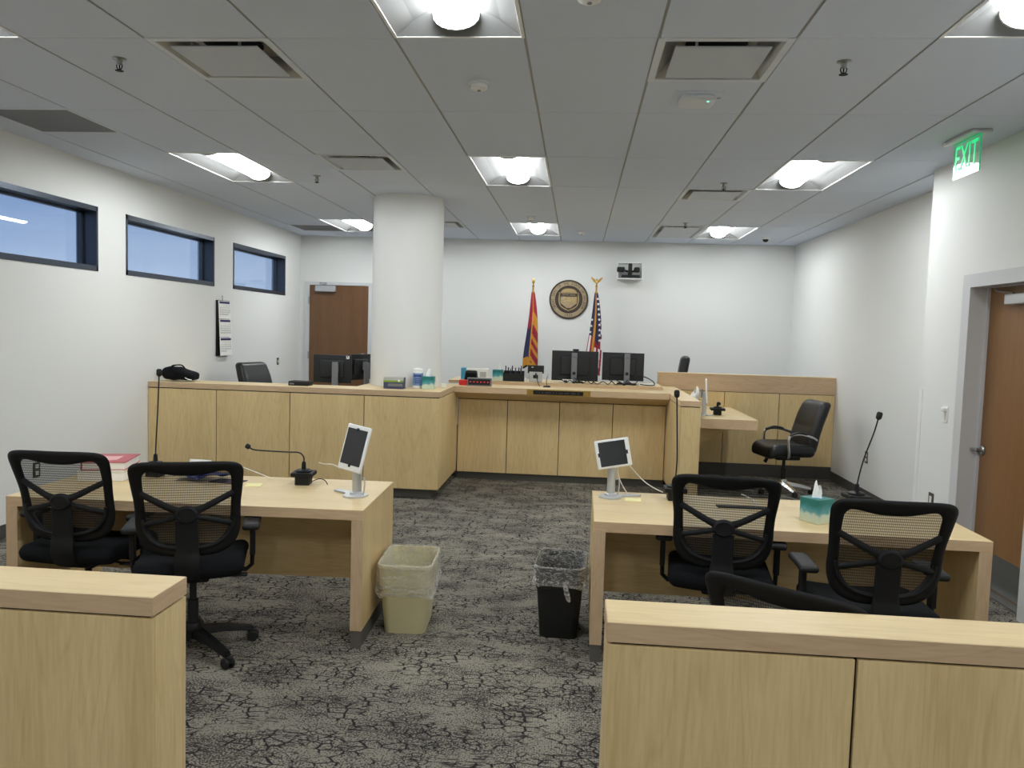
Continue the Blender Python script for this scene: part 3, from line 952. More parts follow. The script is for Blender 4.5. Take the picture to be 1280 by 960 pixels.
m = MB(); m.box(-1.312 - ox, -1.297 - ox, 7.4205 - oy, 8.54 - oy, 0.10, 0.988); m.build('end_panel', 'maple', t, smooth=0)
m = MB(); m.box(XL + 0.004 - ox, -1.38 - ox, 7.49 - oy, 7.5 - oy, 0, 0.10); m.box(-1.39 - ox, -1.38 - ox, 7.5 - oy, 8.6 - oy, 0, 0.10)
m.build('toe_base', 'toe', t, smooth=0)
# the core must not fill the toe space: trim it by a dark plinth behind the toe base
m = MB(); m.box(XL + 0.004 - ox, -2.30 - ox, 7.775 - oy, 8.52 - oy, 0.842, 0.87, bev=0.002); m.build('work_surface', 'maple_top', t, smooth=0)
for o in list(t.children):
    if o.name.startswith('core'):
        for v in o.data.vertices:
            if v.co.z < 0.05: v.co.z = 0.10

# --- judge's bench
t = thing('judge_bench', 'maple judge bench with a brass name plate, below the flags', 'bench', (-0.15, 8.6, 0))
ox, oy = -0.15, 8.6
JX0, JX1 = -1.296, 0.984
m = MB(); m.box(JX0 - ox, JX1 - ox, 8.287 - oy, 9.40 - oy, 0.987, 1.05); ct = m.build('countertop', 'maple_top', t, smooth=0)
m = MB(); m.box(JX0 - ox, JX1 - ox, 8.284 - oy, 8.287 - oy, 0.987, 1.0495); m.build('edge_band', 'maple_edge', ct, smooth=0)
m = MB(); m.prism([(8.287 - oy, 0.9865), (8.55 - oy, 0.90), (8.62 - oy, 0.90), (8.62 - oy, 0.9865)], JX0 - ox, JX1 - ox, 'YZ'); m.build('soffit', 'maple_h', t, smooth=0)
m = MB(); m.box(JX0 - ox, JX1 - 0.004 - ox, 8.565 - oy, 8.62 - oy, 0.09, 0.90); m.build('core', 'shadowgap', t, smooth=0)
xs = [JX0 + 0.006, -0.741, -0.169, 0.411, JX1 - 0.004]
for k in range(4):
    m = MB(); m.box(xs[k] - ox + 0.004, xs[k + 1] - ox - 0.004, 8.55 - oy, 8.565 - oy, 0.085, 0.893, bev=0.001); m.build('panel', 'maple', t, smooth=0)
m = MB(); m.box(JX0 - ox, JX1 - ox, 8.60 - oy, 8.62 - oy, 0, 0.088); m.build('toe_base', 'toe', t, smooth=0)
m = MB(); m.prism([(x - ox, y - oy) for x, y in ((-1.44, 8.77), (0.955, 8.77), (0.975, 9.40), (-1.44, 9.40))], 1.05, 1.086); lg = m.build('ledge', 'maple_top', t, smooth=0)
m = MB(); m.box(-1.44 - ox, 0.955 - ox, 8.767 - oy, 8.77 - oy, 1.05, 1.0855); m.build('edge_band', 'maple_edge', lg, smooth=0)
m = MB(); m.box(-0.335, 0.335, -0.006, 0, -0.03, 0.03, bev=0.002); npl = m.build('name_plate', 'brass', t, (-0.18 - ox, 8.284 - oy, 1.016), smooth=0)
m = MB(); m.box(-0.27, 0.26, -0.0075, -0.006, -0.022, 0.021); m.build('engraved_face', 'charcoal', npl, smooth=0)
m = MB()
random.seed(3)
x = -0.235
while x < 0.22:
    wd = random.uniform(0.006, 0.02); m.box(x, x + wd, -0.0082, -0.0075, -0.008, 0.006); x += wd + random.choice((0.006, 0.007, 0.02))
m.build('worn_lettering', 'bronzed', npl, smooth=0)

# --- short wing wall between bench and witness stand
t = thing('bench_wing', 'narrow maple wing wall at the right end of the judge bench', 'low wall', (1.083, 8.5, 0))
ox, oy = 1.083, 8.5
m = MB(); m.box(0.9855 - ox, 1.18 - ox, 7.453 - oy, 9.547 - oy, 0.998, 1.05, bev=0.001); ct = m.build('cap', 'maple_top', t, smooth=0)
m = MB(); m.box(0.9855 - ox, 1.18 - ox, 7.45 - oy, 7.453 - oy, 0.998, 1.0495); m.build('edge_band', 'maple_edge', ct, smooth=0)
m = MB(); m.box(0.995 - ox, 1.17 - ox, 7.46 - oy, 9.54 - oy, 0.02, 0.998); m.build('core', 'shadowgap', t, smooth=0)
m = MB(); m.box(0.9975 - ox, 1.18 - ox, 7.45 - oy, 7.46 - oy, 0.09, 0.989); m.build('end_panel', 'maple', t, smooth=0)
m = MB(); m.box(0.9855 - ox, 0.995 - ox, 7.45 - oy, 9.54 - oy, 0.09, 0.989); m.build('panel', 'maple', t, smooth=0)
m = MB(); m.box(1.17 - ox, 1.18 - ox, 7.461 - oy, 9.54 - oy, 0.09, 0.989); m.build('panel', 'maple', t, smooth=0)
m = MB(); m.box(0.995 - ox, 1.175 - ox, 7.50 - oy, 9.54 - oy, 0, 0.09); m.build('toe_base', 'toe', t, smooth=0)

# --- witness stand: back wall and desk
t = thing('witness_stand_wall', 'tall maple panelled wall behind the witness chair', 'low wall', (2.03, 9.6, 0))
ox, oy = 2.03, 9.6
WX0, WX1 = 0.986, XR - 0.002
m = MB(); m.box(WX0 - ox, WX1 - ox, 9.55 - oy, 9.67 - oy, 1.012, 1.212); cp = m.build('top_panel', 'maple_edge', t, smooth=0)
m = MB(); m.box(WX0 - ox, WX1 - ox, 9.548 - oy, 9.672 - oy, 1.212, 1.218); m.build('cap', 'maple_top', t, smooth=0)
m = MB(); m.box(WX0 + 0.004 - ox, WX1 - 0.004 - ox, 9.568 - oy, 9.66 - oy, 0.15, 1.012); m.build('core', 'shadowgap', t, smooth=0)
xs = [WX0, 1.782, 2.424, WX1]
for k in range(3):
    m = MB(); m.box(xs[k] - ox + 0.004, xs[k + 1] - ox - 0.004, 9.55 - oy, 9.568 - oy, 0.15, 1.005, bev=0.001); m.build('panel', 'maple', t, smooth=0)
m = MB(); m.box(WX0 - ox, WX1 - ox, 9.56 - oy, 9.66 - oy, 0, 0.15); m.build('toe_base', 'base', t, smooth=0)
t = thing('witness_desk', 'thick maple witness desk shelf fixed to the wing wall', 'desk', (1.5, 8.7, 0))
ox, oy = 1.5, 8.7
poly = [(1.182, 8.053), (1.835, 8.053), (1.85, 8.075), (1.85, 9.546), (1.182, 9.546)]
m = MB(); m.prism([(x - ox, y - oy) for x, y in poly], 0.73, 0.828); tp = m.build('desktop', 'maple_top', t, smooth=0)
m = MB(); m.box(1.182 - ox, 1.835 - ox, 8.05 - oy, 8.053 - oy, 0.73, 0.8275); m.build('edge_band', 'maple_edge', tp, smooth=0)
for y in (8.35, 9.2):
    m = MB(); m.prism([(1.183 - ox, 0.729), (1.62 - ox, 0.729), (1.62 - ox, 0.70), (1.183 - ox, 0.45)], y - oy - 0.012, y - oy + 0.012, 'XZ'); m.build('mounting_bracket', 'maple_h', t, smooth=0)


# ================================================================== CHAIRS
def casters_and_base(t, rad, hub_z, matname, cm, star0=0.3, col_top=0.42):
    m = MB()
    for k in range(5):
        a = star0 + 2 * PI * k / 5
        ca, sa = math.cos(a), math.sin(a)
        P = [(0.025, hub_z), (rad * 0.5, hub_z - 0.012), (rad, hub_z - 0.042)]
        prev = None
        for (r, z), (w, h) in zip(P, ((0.034, 0.040), (0.026, 0.032), (0.019, 0.024))):
            ring = []
            for sx, sz in ((-1, -1), (1, -1), (0.7, 1), (-0.7, 1)):
                ring.append(m.bm.verts.new((ca * r - sa * w * sx, sa * r + ca * w * sx, z + sz * h / 2)))
            if prev:
                for q in range(4): m._face([prev[q], prev[(q + 1) % 4], ring[(q + 1) % 4], ring[q]])
            else: m._face(list(reversed(ring)))
            prev = ring
        m._face(prev)
    m.lathe([(0.045, hub_z - 0.025), (0.048, hub_z + 0.02), (0.036, hub_z + 0.045)], seg=20)
    m.build('star_base', matname, t)
    m = MB(); m.lathe([(0.026, hub_z + 0.04), (0.026, hub_z + 0.16), (0.017, hub_z + 0.162), (0.017, col_top)], seg=18); m.build('gas_cylinder', cm, t)
    for k in range(5):
        a = star0 + 2 * PI * k / 5
        c = Vector((math.cos(a) * (rad + 0.004), math.sin(a) * (rad + 0.004), 0))
        b = a + 1.1 + k * 0.9
        rm = Matrix.Rotation(b, 4, 'Z')
        m = MB()
        for s in (-1, 1):
            vs = m.lathe([(0.010, -0.008), (0.024, -0.0085), (0.0275, -0.005), (0.0275, 0.005), (0.024, 0.0085), (0.010, 0.008)], (s * 0.016, 0, 0.0275), 18, 'X')
            m.xf(vs, Matrix.Translation(c) @ rm)
        vs = m.box(-0.009, 0.009, -0.02, 0.026, 0.028, 0.060, bev=0.004); m.xf(vs, Matrix.Translation(c) @ rm)
        vs = m.lathe([(0.006, 0.055), (0.006, hub_z - 0.042)], (0, 0.0, 0), 10); m.xf(vs, Matrix.Translation(c))
        m.build('caster', 'blackd', t)


BH = 0.475                               # height of the mesh back
def back_pt(x, s, off=0.0):
    """point of the curved back: x across, s up from its lower edge, off behind it"""
    y = -0.165 - 0.115 * max(0.0, s / BH) ** 1.4 + 0.14 * x * x - off + 0.02 * math.sin(PI * max(0.0, min(1, s / BH)))
    return Vector((x, y, 0.535 + s))


def mesh_chair(label, loc, rz):
    t = thing('mesh_office_chair', label, 'office chair', loc, rz, 'black mesh office chairs')
    out = [(0, 0.475), (0.10, 0.476), (0.19, 0.474), (0.232, 0.462), (0.250, 0.435), (0.249, 0.39), (0.243, 0.33), (0.236, 0.27), (0.234, 0.21), (0.234, 0.155), (0.224, 0.10), (0.196, 0.048), (0.135, 0.012), (0.06, 0.001), (0, 0.0)]
    inn = [(0, 0.405), (0.07, 0.409), (0.14, 0.424), (0.175, 0.424), (0.192, 0.402), (0.194, 0.36), (0.192, 0.31), (0.190, 0.26), (0.188, 0.21), (0.184, 0.165), (0.168, 0.122), (0.135, 0.080), (0.09, 0.055), (0.04, 0.045), (0, 0.044)]
    def full(h): return [Vector((x, s, 0)) for x, s in h] + [Vector((-x, s, 0)) for x, s in reversed(h[1:-1])]
    O, I = catmull(full(out), 3), catmull(full(inn), 3)
    m = MB()
    rings = []
    for p, q in zip(O, I):
        ring = []
        for k in range(10):
            a = 2 * PI * k / 10
            w = p.lerp(q, 0.5 - 0.5 * math.cos(a))
            ring.append(m.bm.verts.new(back_pt(w.x, w.y, 0.013 * math.sin(a))))
        rings.append(ring)
    for A, B in zip(rings, rings[1:] + rings[:1]):
        for k in range(10): m._face([A[k], A[(k + 1) % 10], B[(k + 1) % 10], B[k]])
    m.build('back_frame', 'black', t, smooth=60)
    m = MB()      # netting stretched inside the frame
    rows = []
    for f in (1.06, 0.8, 0.55, 0.3, 0.1):
        rows.append([m.bm.verts.new(back_pt(q.x * f, 0.235 + (q.y - 0.235) * f, -0.002)) for q in I])
    for A, B in zip(rows, rows[1:]):
        n = len(A)
        for k in range(n): m._face([A[k], A[(k + 1) % n], B[(k + 1) % n], B[k]])
    m._face(rows[-1])
    m.build('back_mesh', 'netting', t, smooth=60)
    m = MB()      # moulded support behind the mesh: hub, four arms, lower loop
    hubs = 0.218
    for s in (-1, 1):
        m.tube([back_pt(s * x, z, o) for x, z, o in catmull([(0.02, hubs + 0.012, 0.05), (0.07, hubs + 0.03, 0.042), (0.14, hubs + 0.066, 0.026), (0.205, hubs + 0.10, 0.006)], 4, False)], [0.015] * 4 + [0.013] * 4 + [0.012] * 4 + [0.012], 10, flat=(0.7, 1.25))
        m.tube([back_pt(s * x, z, o) for x, z, o in catmull([(0.02, hubs - 0.005, 0.05), (0.08, hubs - 0.022, 0.044), (0.15, hubs - 0.042, 0.032), (0.196, hubs - 0.055, 0.018)], 4, False)], [0.012] * 13, 10, flat=(0.7, 1.1))
    m.tube([back_pt(x, z, o) for x, z, o in catmull([(-0.200, 0.19, 0.012), (-0.188, 0.13, 0.02), (-0.155, 0.085, 0.026), (-0.10, 0.058, 0.032), (0, 0.046, 0.036), (0.10, 0.058, 0.032), (0.155, 0.085, 0.026), (0.188, 0.13, 0.02), (0.200, 0.19, 0.012)], 4, False)], 0.012, 10, flat=(0.8, 1.1))
    hp = back_pt(0, hubs, 0.05)
    vs = m.lathe([(0.050, -0.012), (0.054, 0.0), (0.050, 0.012), (0.040, 0.016), (0.038, 0.012), (0, 0.013)], (0, 0, 0), 28, 'Y')
    m.xf(vs, Matrix.Translation(hp) @ Matrix.Scale(0.80, 4, (0, 0, 1)))
    m.build('back_support', 'charcoal', t, smooth=50)
    m = MB()
    path = [back_pt(0, hubs - 0.03, 0.05), back_pt(0, 0.13, 0.055), back_pt(0, 0.04, 0.055), Vector((0, -0.225, 0.50)), Vector((0, -0.19, 0.435)), Vector((0, -0.10, 0.40)), Vector((0, 0.02, 0.395))]
    path = catmull(path, 4, False)
    prev = None
    for i, p in enumerate(path):
        w = 0.050 if i < 9 else 0.056
        nrm = (path[min(i + 1, len(path) - 1)] - path[max(i - 1, 0)]).normalized().cross(Vector((1, 0, 0))) * 0.011
        ring = [m.bm.verts.new(p + Vector((sx * w, 0, 0)) + nrm * sn) for sx, sn in ((-1, -0.6), (-0.9, -1), (0.9, -1), (1, -0.6), (1, 0.6), (0.9, 1), (-0.9, 1), (-1, 0.6))]
        if prev:
            for k in range(8): m._face([prev[k], prev[(k + 1) % 8], ring[(k + 1) % 8], ring[k]])
        else: m._face(ring)
        prev = ring
    m._face(list(reversed(prev)))
    m.build('back_post', 'charcoal', t, smooth=40)
    m = MB()
    def seatf(p):
        return Vector((p.x, p.y, p.z - 0.35 * max(0, p.y - 0.13) ** 2 * 8 + 0.25 * p.x * p.x))
    m.soft((0, 0.035, 0.462), (0.50, 0.485, 0.085), 0.042, (6, 6, 1), seatf)
    m.build('seat', 'fabric', t, smooth=60)
    m = MB(); m.soft((0, 0.02, 0.405), (0.17, 0.24, 0.05), 0.015, (1, 1, 1)); m.box(-0.20, 0.20, -0.02, 0.06, 0.412, 0.422)
    mc = m.build('mechanism', 'blackd', t)
    m = MB(); m.tube([(0.09, 0.0, 0.40), (0.20, -0.03, 0.395)], 0.006, 8); m.soft((0.225, -0.035, 0.395), (0.07, 0.035, 0.014), 0.006, (1, 1, 1)); m.build('lever', 'blackd', mc)
    for s in (-1, 1):
        m = MB()
        m.tube([(s * 0.19, 0.02, 0.412), (s * 0.25, 0.02, 0.405), (s * 0.278, 0.02, 0.43), (s * 0.28, 0.02, 0.52)], 0.014, 8, flat=(1.5, 0.8))
        m.box(s * 0.28 - 0.013, s * 0.28 + 0.013, -0.004, 0.044, 0.48, 0.632, bev=0.004)
        ar = m.build('armrest', 'black', t)
        m = MB(); m.soft((s * 0.275, 0.045, 0.645), (0.085, 0.245, 0.032), 0.015, (2, 4, 1), lambda p: Vector((p.x, p.y, p.z - 0.25 * p.y * p.y))); m.build('arm_pad', 'blackd', ar, smooth=60)
    casters_and_base(t, 0.295, 0.112, 'black', 'blackd', 0.35, 0.40)
    return t


deg = math.radians
# chair position = pivot on the floor, mesh back about 0.28 m behind it
ch = mesh_chair('black mesh office chair at the left table, second from the left', (-1.868, 3.69, 0), deg(20))
dup(ch, (-2.505, 3.825, 0), deg(3), 'black mesh office chair at the far left end of the left table')
dup(ch, (0.75, 3.96, 0), deg(-7), 'black mesh office chair at the right table, left of the tissue box')
dup(ch, (1.335, 3.56, 0), deg(-2), 'black mesh office chair at the right table, right of the tissue box')
low = dup(ch, (0.775, 2.50, 0), deg(-37), 'black mesh office chair whose slanting top shows behind the bottom right low wall')
DROP = 0.068                           # this one is set lower on its gas lift
for o in [q for q in COL.objects if q.parent and (q.parent is low or q.parent.parent is low)]:
    k = o.name.split('.')[0]
    if k in ('star_base', 'caster'): continue
    o.data = o.data.copy()
    for v in o.data.vertices:
        if k != 'gas_cylinder' or v.co.z > 0.3: v.co.z -= DROP


def exec_chair(label, loc, rz, bh=0.56, base='chrome', rec=0.16):
    t = thing('leather_chair', label, 'chair', loc, rz, 'black padded leather chairs')
    m = MB()
    def sf(p):
        z = p.z - 2.2 * max(0, p.y - 0.12) ** 2 + 0.35 * p.x * p.x * (1 if p.z > 0 else 0)
        return Vector((p.x, p.y, z))
    m.soft((0, 0.02, 0.475), (0.51, 0.52, 0.125), 0.06, (8, 8, 2), sf)
    m.build('seat', 'leather', t, smooth=60)
    m = MB()
    def bf(p):
        s = (p.z + bh / 2) / bh
        y = -rec * s - 0.05 * math.sin(PI * s) * -1 * 0.5
        pad = 0
        if p.y > 0:      # front padding with a seam across
            pad = 0.016 * abs(math.sin(PI * s * 1.9)) ** 0.5 * max(0, 1 - (abs(p.x) / 0.25) ** 4)
        y += 0.28 * p.x * p.x * (1 if p.y > 0 else 0.5) + pad
        w = 1.0 - 0.10 * max(0, s - 0.75) / 0.25 - 0.08 * max(0, 0.2 - s) / 0.2
        return Vector((p.x * w, p.y + y, p.z))
    m.soft((0, -0.205, 0.445 + bh / 2), (0.50, 0.105, bh), 0.048, (8, 2, 22), bf)
    m.build('backrest', 'leather', t, smooth=60)
    for s in (-1, 1):
        m = MB()
        pts = catmull([(s * 0.20, 0.07, 0.408), (s * 0.262, 0.08, 0.412), (s * 0.292, 0.09, 0.47), (s * 0.296, 0.105, 0.60), (s * 0.292, 0.075, 0.655), (s * 0.285, -0.03, 0.670), (s * 0.272, -0.16, 0.640), (s * 0.245, -0.235, 0.605)], 5, False)
        m.tube(pts, 0.0125, 10, flat=(1.25, 0.8))
        a = m.build('arm', base if base == 'chrome' else 'black', t, smooth=60)
        m = MB(); m.tube(catmull([(s * 0.293, 0.095, 0.652), (s * 0.287, 0.0, 0.684), (s * 0.279, -0.11, 0.668)], 5, False), [0.010] + [0.017] * 9 + [0.010], 10, flat=(1.2, 0.7)); m.build('arm_pad', 'leather', a, smooth=60)
    m = MB(); m.soft((0, 0, 0.395), (0.24, 0.26, 0.055), 0.015, (1, 1, 1)); m.box(-0.22, 0.22, 0.05, 0.09, 0.40, 0.412)
    mc = m.build('mechanism', 'blackd', t)
    m = MB(); m.tube([(0.10, 0.06, 0.385), (0.19, 0.10, 0.36)], 0.007, 8); m.tube([(0.18, 0.095, 0.365), (0.205, 0.12, 0.30)], [0.012, 0.022], 10); m.build('lever', 'blackd', mc)
    casters_and_base(t, 0.29, 0.105, base, 'blackd', 0.62, 0.385)
    return t


ec = exec_chair('black leather chair with chrome arms beside the witness desk', (2.27, 8.62, 0), deg(101))
exec_chair('black padded chair back showing above the clerk counter, below the calendar', (-3.52, 8.88, 0.13), deg(-108), 0.62, 'black')
exec_chair('black high chair back peeking over the tall panelled wall, right of the monitors', (1.18, 10.55, 0.0), deg(84), 0.95, 'black', 0.06)

# ================================================================== BINS
def bin_(label, loc, rz, w, d, h, matname, overhang, tail):
    t = thing('waste_bin', label, 'waste bin', loc, rz, 'lined waste bins')
    def rr(hw, hd, r, z, n=6):
        pts = []
        for qx, qy, a0 in ((1, 1, 0), (-1, 1, PI / 2), (-1, -1, PI), (1, -1, 3 * PI / 2)):
            for k in range(n + 1):
                a = a0 + PI / 2 * k / n
                pts.append(Vector((qx * (hw - r) + r * math.cos(a), qy * (hd - r) + r * math.sin(a), z)))
        return pts
    def loft(m, rings, cap0=True, cap1=False):
        V = [[m.bm.verts.new(p) for p in r] for r in rings]
        for A, B in zip(V, V[1:]):
            for k in range(len(A)): m._face([A[k], A[(k + 1) % len(A)], B[(k + 1) % len(A)], B[k]])
        if cap0: m._face(V[0])
        if cap1: m._face(V[-1])
    k = 0.78
    hw, hd = w / 2, d / 2
    m = MB()
    prof = [(k, 0.0), (k + 0.005, 0.004), (1 - 0.22 * 0.32, h * 0.68), (1 - 0.03, h * 0.69), (1, h - 0.018), (1.03, h - 0.016), (1.03, h), (1.0, h), (0.985, h - 0.02), (k - 0.02, 0.01)]
    loft(m, [rr(hw * s, hd * s, 0.05 * s, z) for s, z in prof], True, True)
    m.build('bucket', matname, t, smooth=40)
    m = MB()
    rnd = random.Random(int(w * 1000))
    sd = rnd.uniform(0, 50)
    def wob(pts, amp):
        o = []
        for p in pts:
            q = Vector((p.x * 22 + sd, p.y * 22, p.z * 34))
            f = 1 + amp * (1.5 * noise.noise(q) + 0.9 * noise.noise(q * 2.3))
            o.append(Vector((p.x * f, p.y * f, p.z + amp * 0.35 * noise.noise(q + Vector((9, 0, 0))))))
        return o
    R = []
    zb = h - overhang
    P = [(1.05, zb + 0.012, 0.03), (1.10, zb, 0.06), (1.115, zb + 0.012, 0.06), (1.075, zb + 0.028, 0.05), (1.09, zb + overhang * 0.28, 0.045), (1.065, zb + overhang * 0.42, 0.04), (1.085, zb + overhang * 0.58, 0.035), (1.07, zb + overhang * 0.75, 0.025), (1.075, zb + overhang * 0.9, 0.014), (1.065, h + 0.003, 0.008), (1.02, h + 0.009, 0.006), (0.965, h - 0.015, 0.02)]
    P += [(0.95 - 0.25 * k / 9, h * (0.92 - 0.72 * k / 9), 0.05 + 0.05 * k / 9) for k in range(10)] + [(0.45, h * 0.14, 0.08)]
    for s, z, a in P: R.append(wob(rr(hw * s, hd * s, 0.052 * s, z, 14), a))
    loft(m, R, False, True)
    ln = m.build('bag_liner', 'liner', t, smooth=80)
    if tail:      # knotted end of the bag hanging at the rim
        m = MB(); m.tube(catmull([(0.035, -hd * 1.05, zb + 0.03), (0.04, -hd * 1.16, zb + 0.005), (0.05, -hd * 1.18, zb - 0.03), (0.06, -hd * 1.14, zb - 0.065)], 4, False), [0.02, 0.016, 0.011, 0.012, 0.014, 0.013, 0.014, 0.015, 0.014, 0.013, 0.012, 0.01, 0.006], 8); m.build('bag_knot', 'liner', ln, smooth=80)
    return t


bin_('beige waste bin with a clear bag beside the left table', (-0.89, 4.245, 0), deg(3), 0.285, 0.40, 0.385, 'beige', 0.165, False)
bin_('black waste bin with a clear bag beside the right table', (-0.044, 4.30, 0), deg(-3), 0.262, 0.37, 0.395, 'blackd', 0.10, True)


# ================================================================== THINGS ON THE TABLES
def tissue_box(label, loc, rz, s=0.118, h=0.125, tissue=0.075, seed=1, wide=1.0):
    t = thing('tissue_box', label, 'tissue box', loc, rz, 'teal tissue boxes')
    m = MB(); m.box(-s / 2, s / 2, -s / 2, s / 2, 0, h, bev=0.002); b = m.build('carton', 'tissuebox', t, smooth=0)
    m = MB(); m.lathe([(0.034, h), (0.034, h + 0.0012), (0.030, h + 0.0012)], (0, 0, 0), 20); m.build('opening', 'lightblue', b)
    m = MB()
    rnd = random.Random(seed)
    ph = rnd.uniform(0, 6)
    def tf(u, v):
        a = 2 * PI * u
        r = 0.030 * (1 - v * 0.35) * (1 + (wide - 1) * math.sin(PI * min(1.0, v * 1.1)) ** 0.5) * (1 + 0.35 * math.sin(3 * a + ph + v * 2.0) + 0.2 * math.sin(5 * a + ph * 2))
        top = tissue * (0.75 + 0.35 * math.sin(a + ph) + 0.15 * math.sin(3 * a + 1.0 + ph))
        return Vector((r * math.cos(a) * 0.8 + v * v * 0.012, r * math.sin(a) * 0.8, h - 0.004 + v * top))
    m.grid(tf, 22, 6, True)
    m.build('tissue', 'tissue', t, smooth=70)
    return t


tissue_box('teal tissue box on the right counsel table between the two chairs', (1.262, 4.115, 0.7205), deg(34), seed=2)
tissue_box('teal tissue box on the clerk counter right of the white column', (-1.475, 7.76, 1.0505), deg(3), seed=5)
tissue_box('teal tissue box on the judge bench left of the black pen organizer', (-0.893, 8.90, 1.0865), deg(2), seed=9)
tissue_box('tissue box mostly hidden behind the wing wall, white tissue showing', (1.262, 8.50, 0.8285), deg(10), s=0.11, h=0.16, tissue=0.12, seed=4, wide=1.9)


def tablet_stand(label, loc, rz, portrait, tilt, roll, pz, mir=1, foot=0.0):
    """tablet in a white holder on a silver pedestal with a spread two-lobed foot; faces local -Y"""
    t = thing('tablet_stand', label, 'tablet stand', loc, rz, 'white tablets on silver stands')
    m = MB()
    out = [(-0.055, -0.055), (0.0, -0.085), (0.06, -0.05), (0.065, 0.01), (0.05, 0.03), (0.01, 0.035), (-0.06, 0.06), (-0.13, 0.085), (-0.165, 0.08), (-0.165, 0.06), (-0.11, 0.03), (-0.065, 0.005)]
    vs = m.prism([(p.x * mir, p.y) for p in catmull([(x, y, 0) for x, y in out], 4)], 0, 0.009); m.xf(vs, Matrix.Rotation(foot, 4, 'Z'))
    m.build('foot', 'silver', t, smooth=50)
    m = MB(); m.lathe([(0.036, 0.009), (0.033, 0.02), (0.023, 0.024), (0.023, pz - 0.02)], seg=22)
    m.box(-0.018, 0.018, 0.014, 0.024, 0.02, pz - 0.05, bev=0.002)
    pst = m.build('post', 'silver', t)
    m = MB(); m.tube(catmull([(0.045, 0.01, 0.008), (0.052, 0.012, 0.06), (0.048, 0.012, 0.10), (0.03, 0.01, 0.10)], 3, False), 0.004, 8); m.build('cable_hook', 'silver', t)
    m = MB(); m.lathe([(0.013, -0.02), (0.013, 0.02)], (0, 0.025, pz), 16, 'X'); m.soft((0, 0.03, pz - 0.03), (0.03, 0.02, 0.09), 0.006, (1, 1, 1)); m.build('hinge', 'greyplastic', t)
    W, Hh = (0.185, 0.255) if portrait else (0.205, 0.165)
    R = Matrix.Translation((0, -0.016, pz)) @ Matrix.Rotation(tilt, 4, 'X') @ Matrix.Rotation(roll, 4, 'Y')
    m = MB(); vs = m.soft((0, 0, 0), (W, 0.017, Hh), 0.008, (1, 1, 1)); m.xf(vs, R)
    hd = m.build('holder', 'white', t)
    m = MB()
    if portrait: sc = (-W / 2 + 0.014, W / 2 - 0.014, -Hh / 2 + 0.034, Hh / 2 - 0.022)
    else: sc = (-W / 2 + 0.018, W / 2 - 0.028, -Hh / 2 + 0.013, Hh / 2 - 0.013)
    vs = m.box(sc[0], sc[1], -0.0105, -0.0085, sc[2], sc[3]); m.xf(vs, R)
    m.build('screen', 'screen', hd, smooth=0)
    for s in (-1, 1):
        m = MB()
        if portrait: vs = m.box(-0.008, 0.008, -0.012, -0.0085, (sc[3] if s > 0 else sc[2]) - 0.012, (sc[3] if s > 0 else sc[2]) + 0.006)
        else: vs = m.box((sc[1] if s > 0 else sc[0]) - 0.008, (sc[1] if s > 0 else sc[0]) + 0.01, -0.012, -0.0085, -0.012, 0.01)
        m.xf(vs, R)
        m.build('clip', 'blackd', hd, smooth=0)
    return t


tablet_stand('upright white tablet on a silver stand on the left table', (-1.19, 4.20, 0.7205), deg(-32), True, deg(-14), deg(4), 0.265, 1, deg(22))
tablet_stand('sideways white tablet on a silver stand on the right table', (0.222, 4.49, 0.7205), deg(14), False, deg(-12), deg(-8), 0.255, -1, deg(-20))
tablet_stand('white tablet seen edge on, standing on the witness desk', (1.36, 8.40, 0.8285), deg(82), True, deg(-4), 0, 0.26)


def gooseneck_mic(label, loc, rz, pts, plate=0.125, block=0.085, hr=0.016, hl=0.05, group='black gooseneck microphones'):
    t = thing('microphone', label, 'microphone', loc, rz, group)
    m = MB(); m.box(-block / 2, block / 2, -block / 2, block / 2, 0, 0.05, bev=0.004); b = m.build('base', 'blackd', t, smooth=0)
    m = MB(); m.box(-plate / 2, plate / 2, -plate / 2, plate / 2, 0.05, 0.074, bev=0.003); m.build('plate', 'charcoal', t, smooth=0)
    m = MB(); m.lathe([(0.045, 0.074), (0.045, 0.082), (0.036, 0.088), (0.014, 0.092), (0.011, 0.13), (0.006, 0.135)], seg=24); m.build('socket', 'black', t)
    P = catmull([(0, 0, 0.12)] + pts, 6, False)
    m = MB(); m.tube(P, 0.0042, 8); m.build('gooseneck', 'blackd', t, smooth=60)
    dirv = (P[-1] - P[-2]).normalized()
    m = MB(); m.tube([P[-1], P[-1] + dirv * hl * 0.12, P[-1] + dirv * hl * 0.3, P[-1] + dirv * hl * 0.85, P[-1] + dirv * hl], [0.006, hr * 0.8, hr, hr, hr * 0.6], 14); m.build('capsule', 'black', t, smooth=60)
    return t


gooseneck_mic('black microphone bent flat to the left, on the left table beside the tablet', (-1.575, 4.44, 0.7205), deg(6), [(-0.002, 0, 0.16), (-0.03, 0, 0.185), (-0.10, 0, 0.187), (-0.28, 0.01, 0.192), (-0.315, 0.005, 0.205)], hl=0.03, hr=0.015)
gooseneck_mic('tall black microphone at the left end, rising in front of the clerk counter', (-2.50, 4.47, 0.7205), 0, [(0.004, 0, 0.22), (0.014, 0, 0.40), (0.022, 0, 0.60)], hl=0.045)
gooseneck_mic('tall black microphone rising in front of the wing wall, right table', (0.585, 4.49, 0.7205), 0, [(0.004, 0, 0.24), (-0.004, 0, 0.42), (-0.012, 0, 0.585)], hl=0.045)
gooseneck_mic('black microphone leaning right, behind the right end of the right table', (1.60, 4.52, 0.7205), deg(5), [(0.006, 0, 0.17), (0.03, 0, 0.28), (0.075, 0, 0.42), (0.095, 0, 0.50)], hl=0.045)
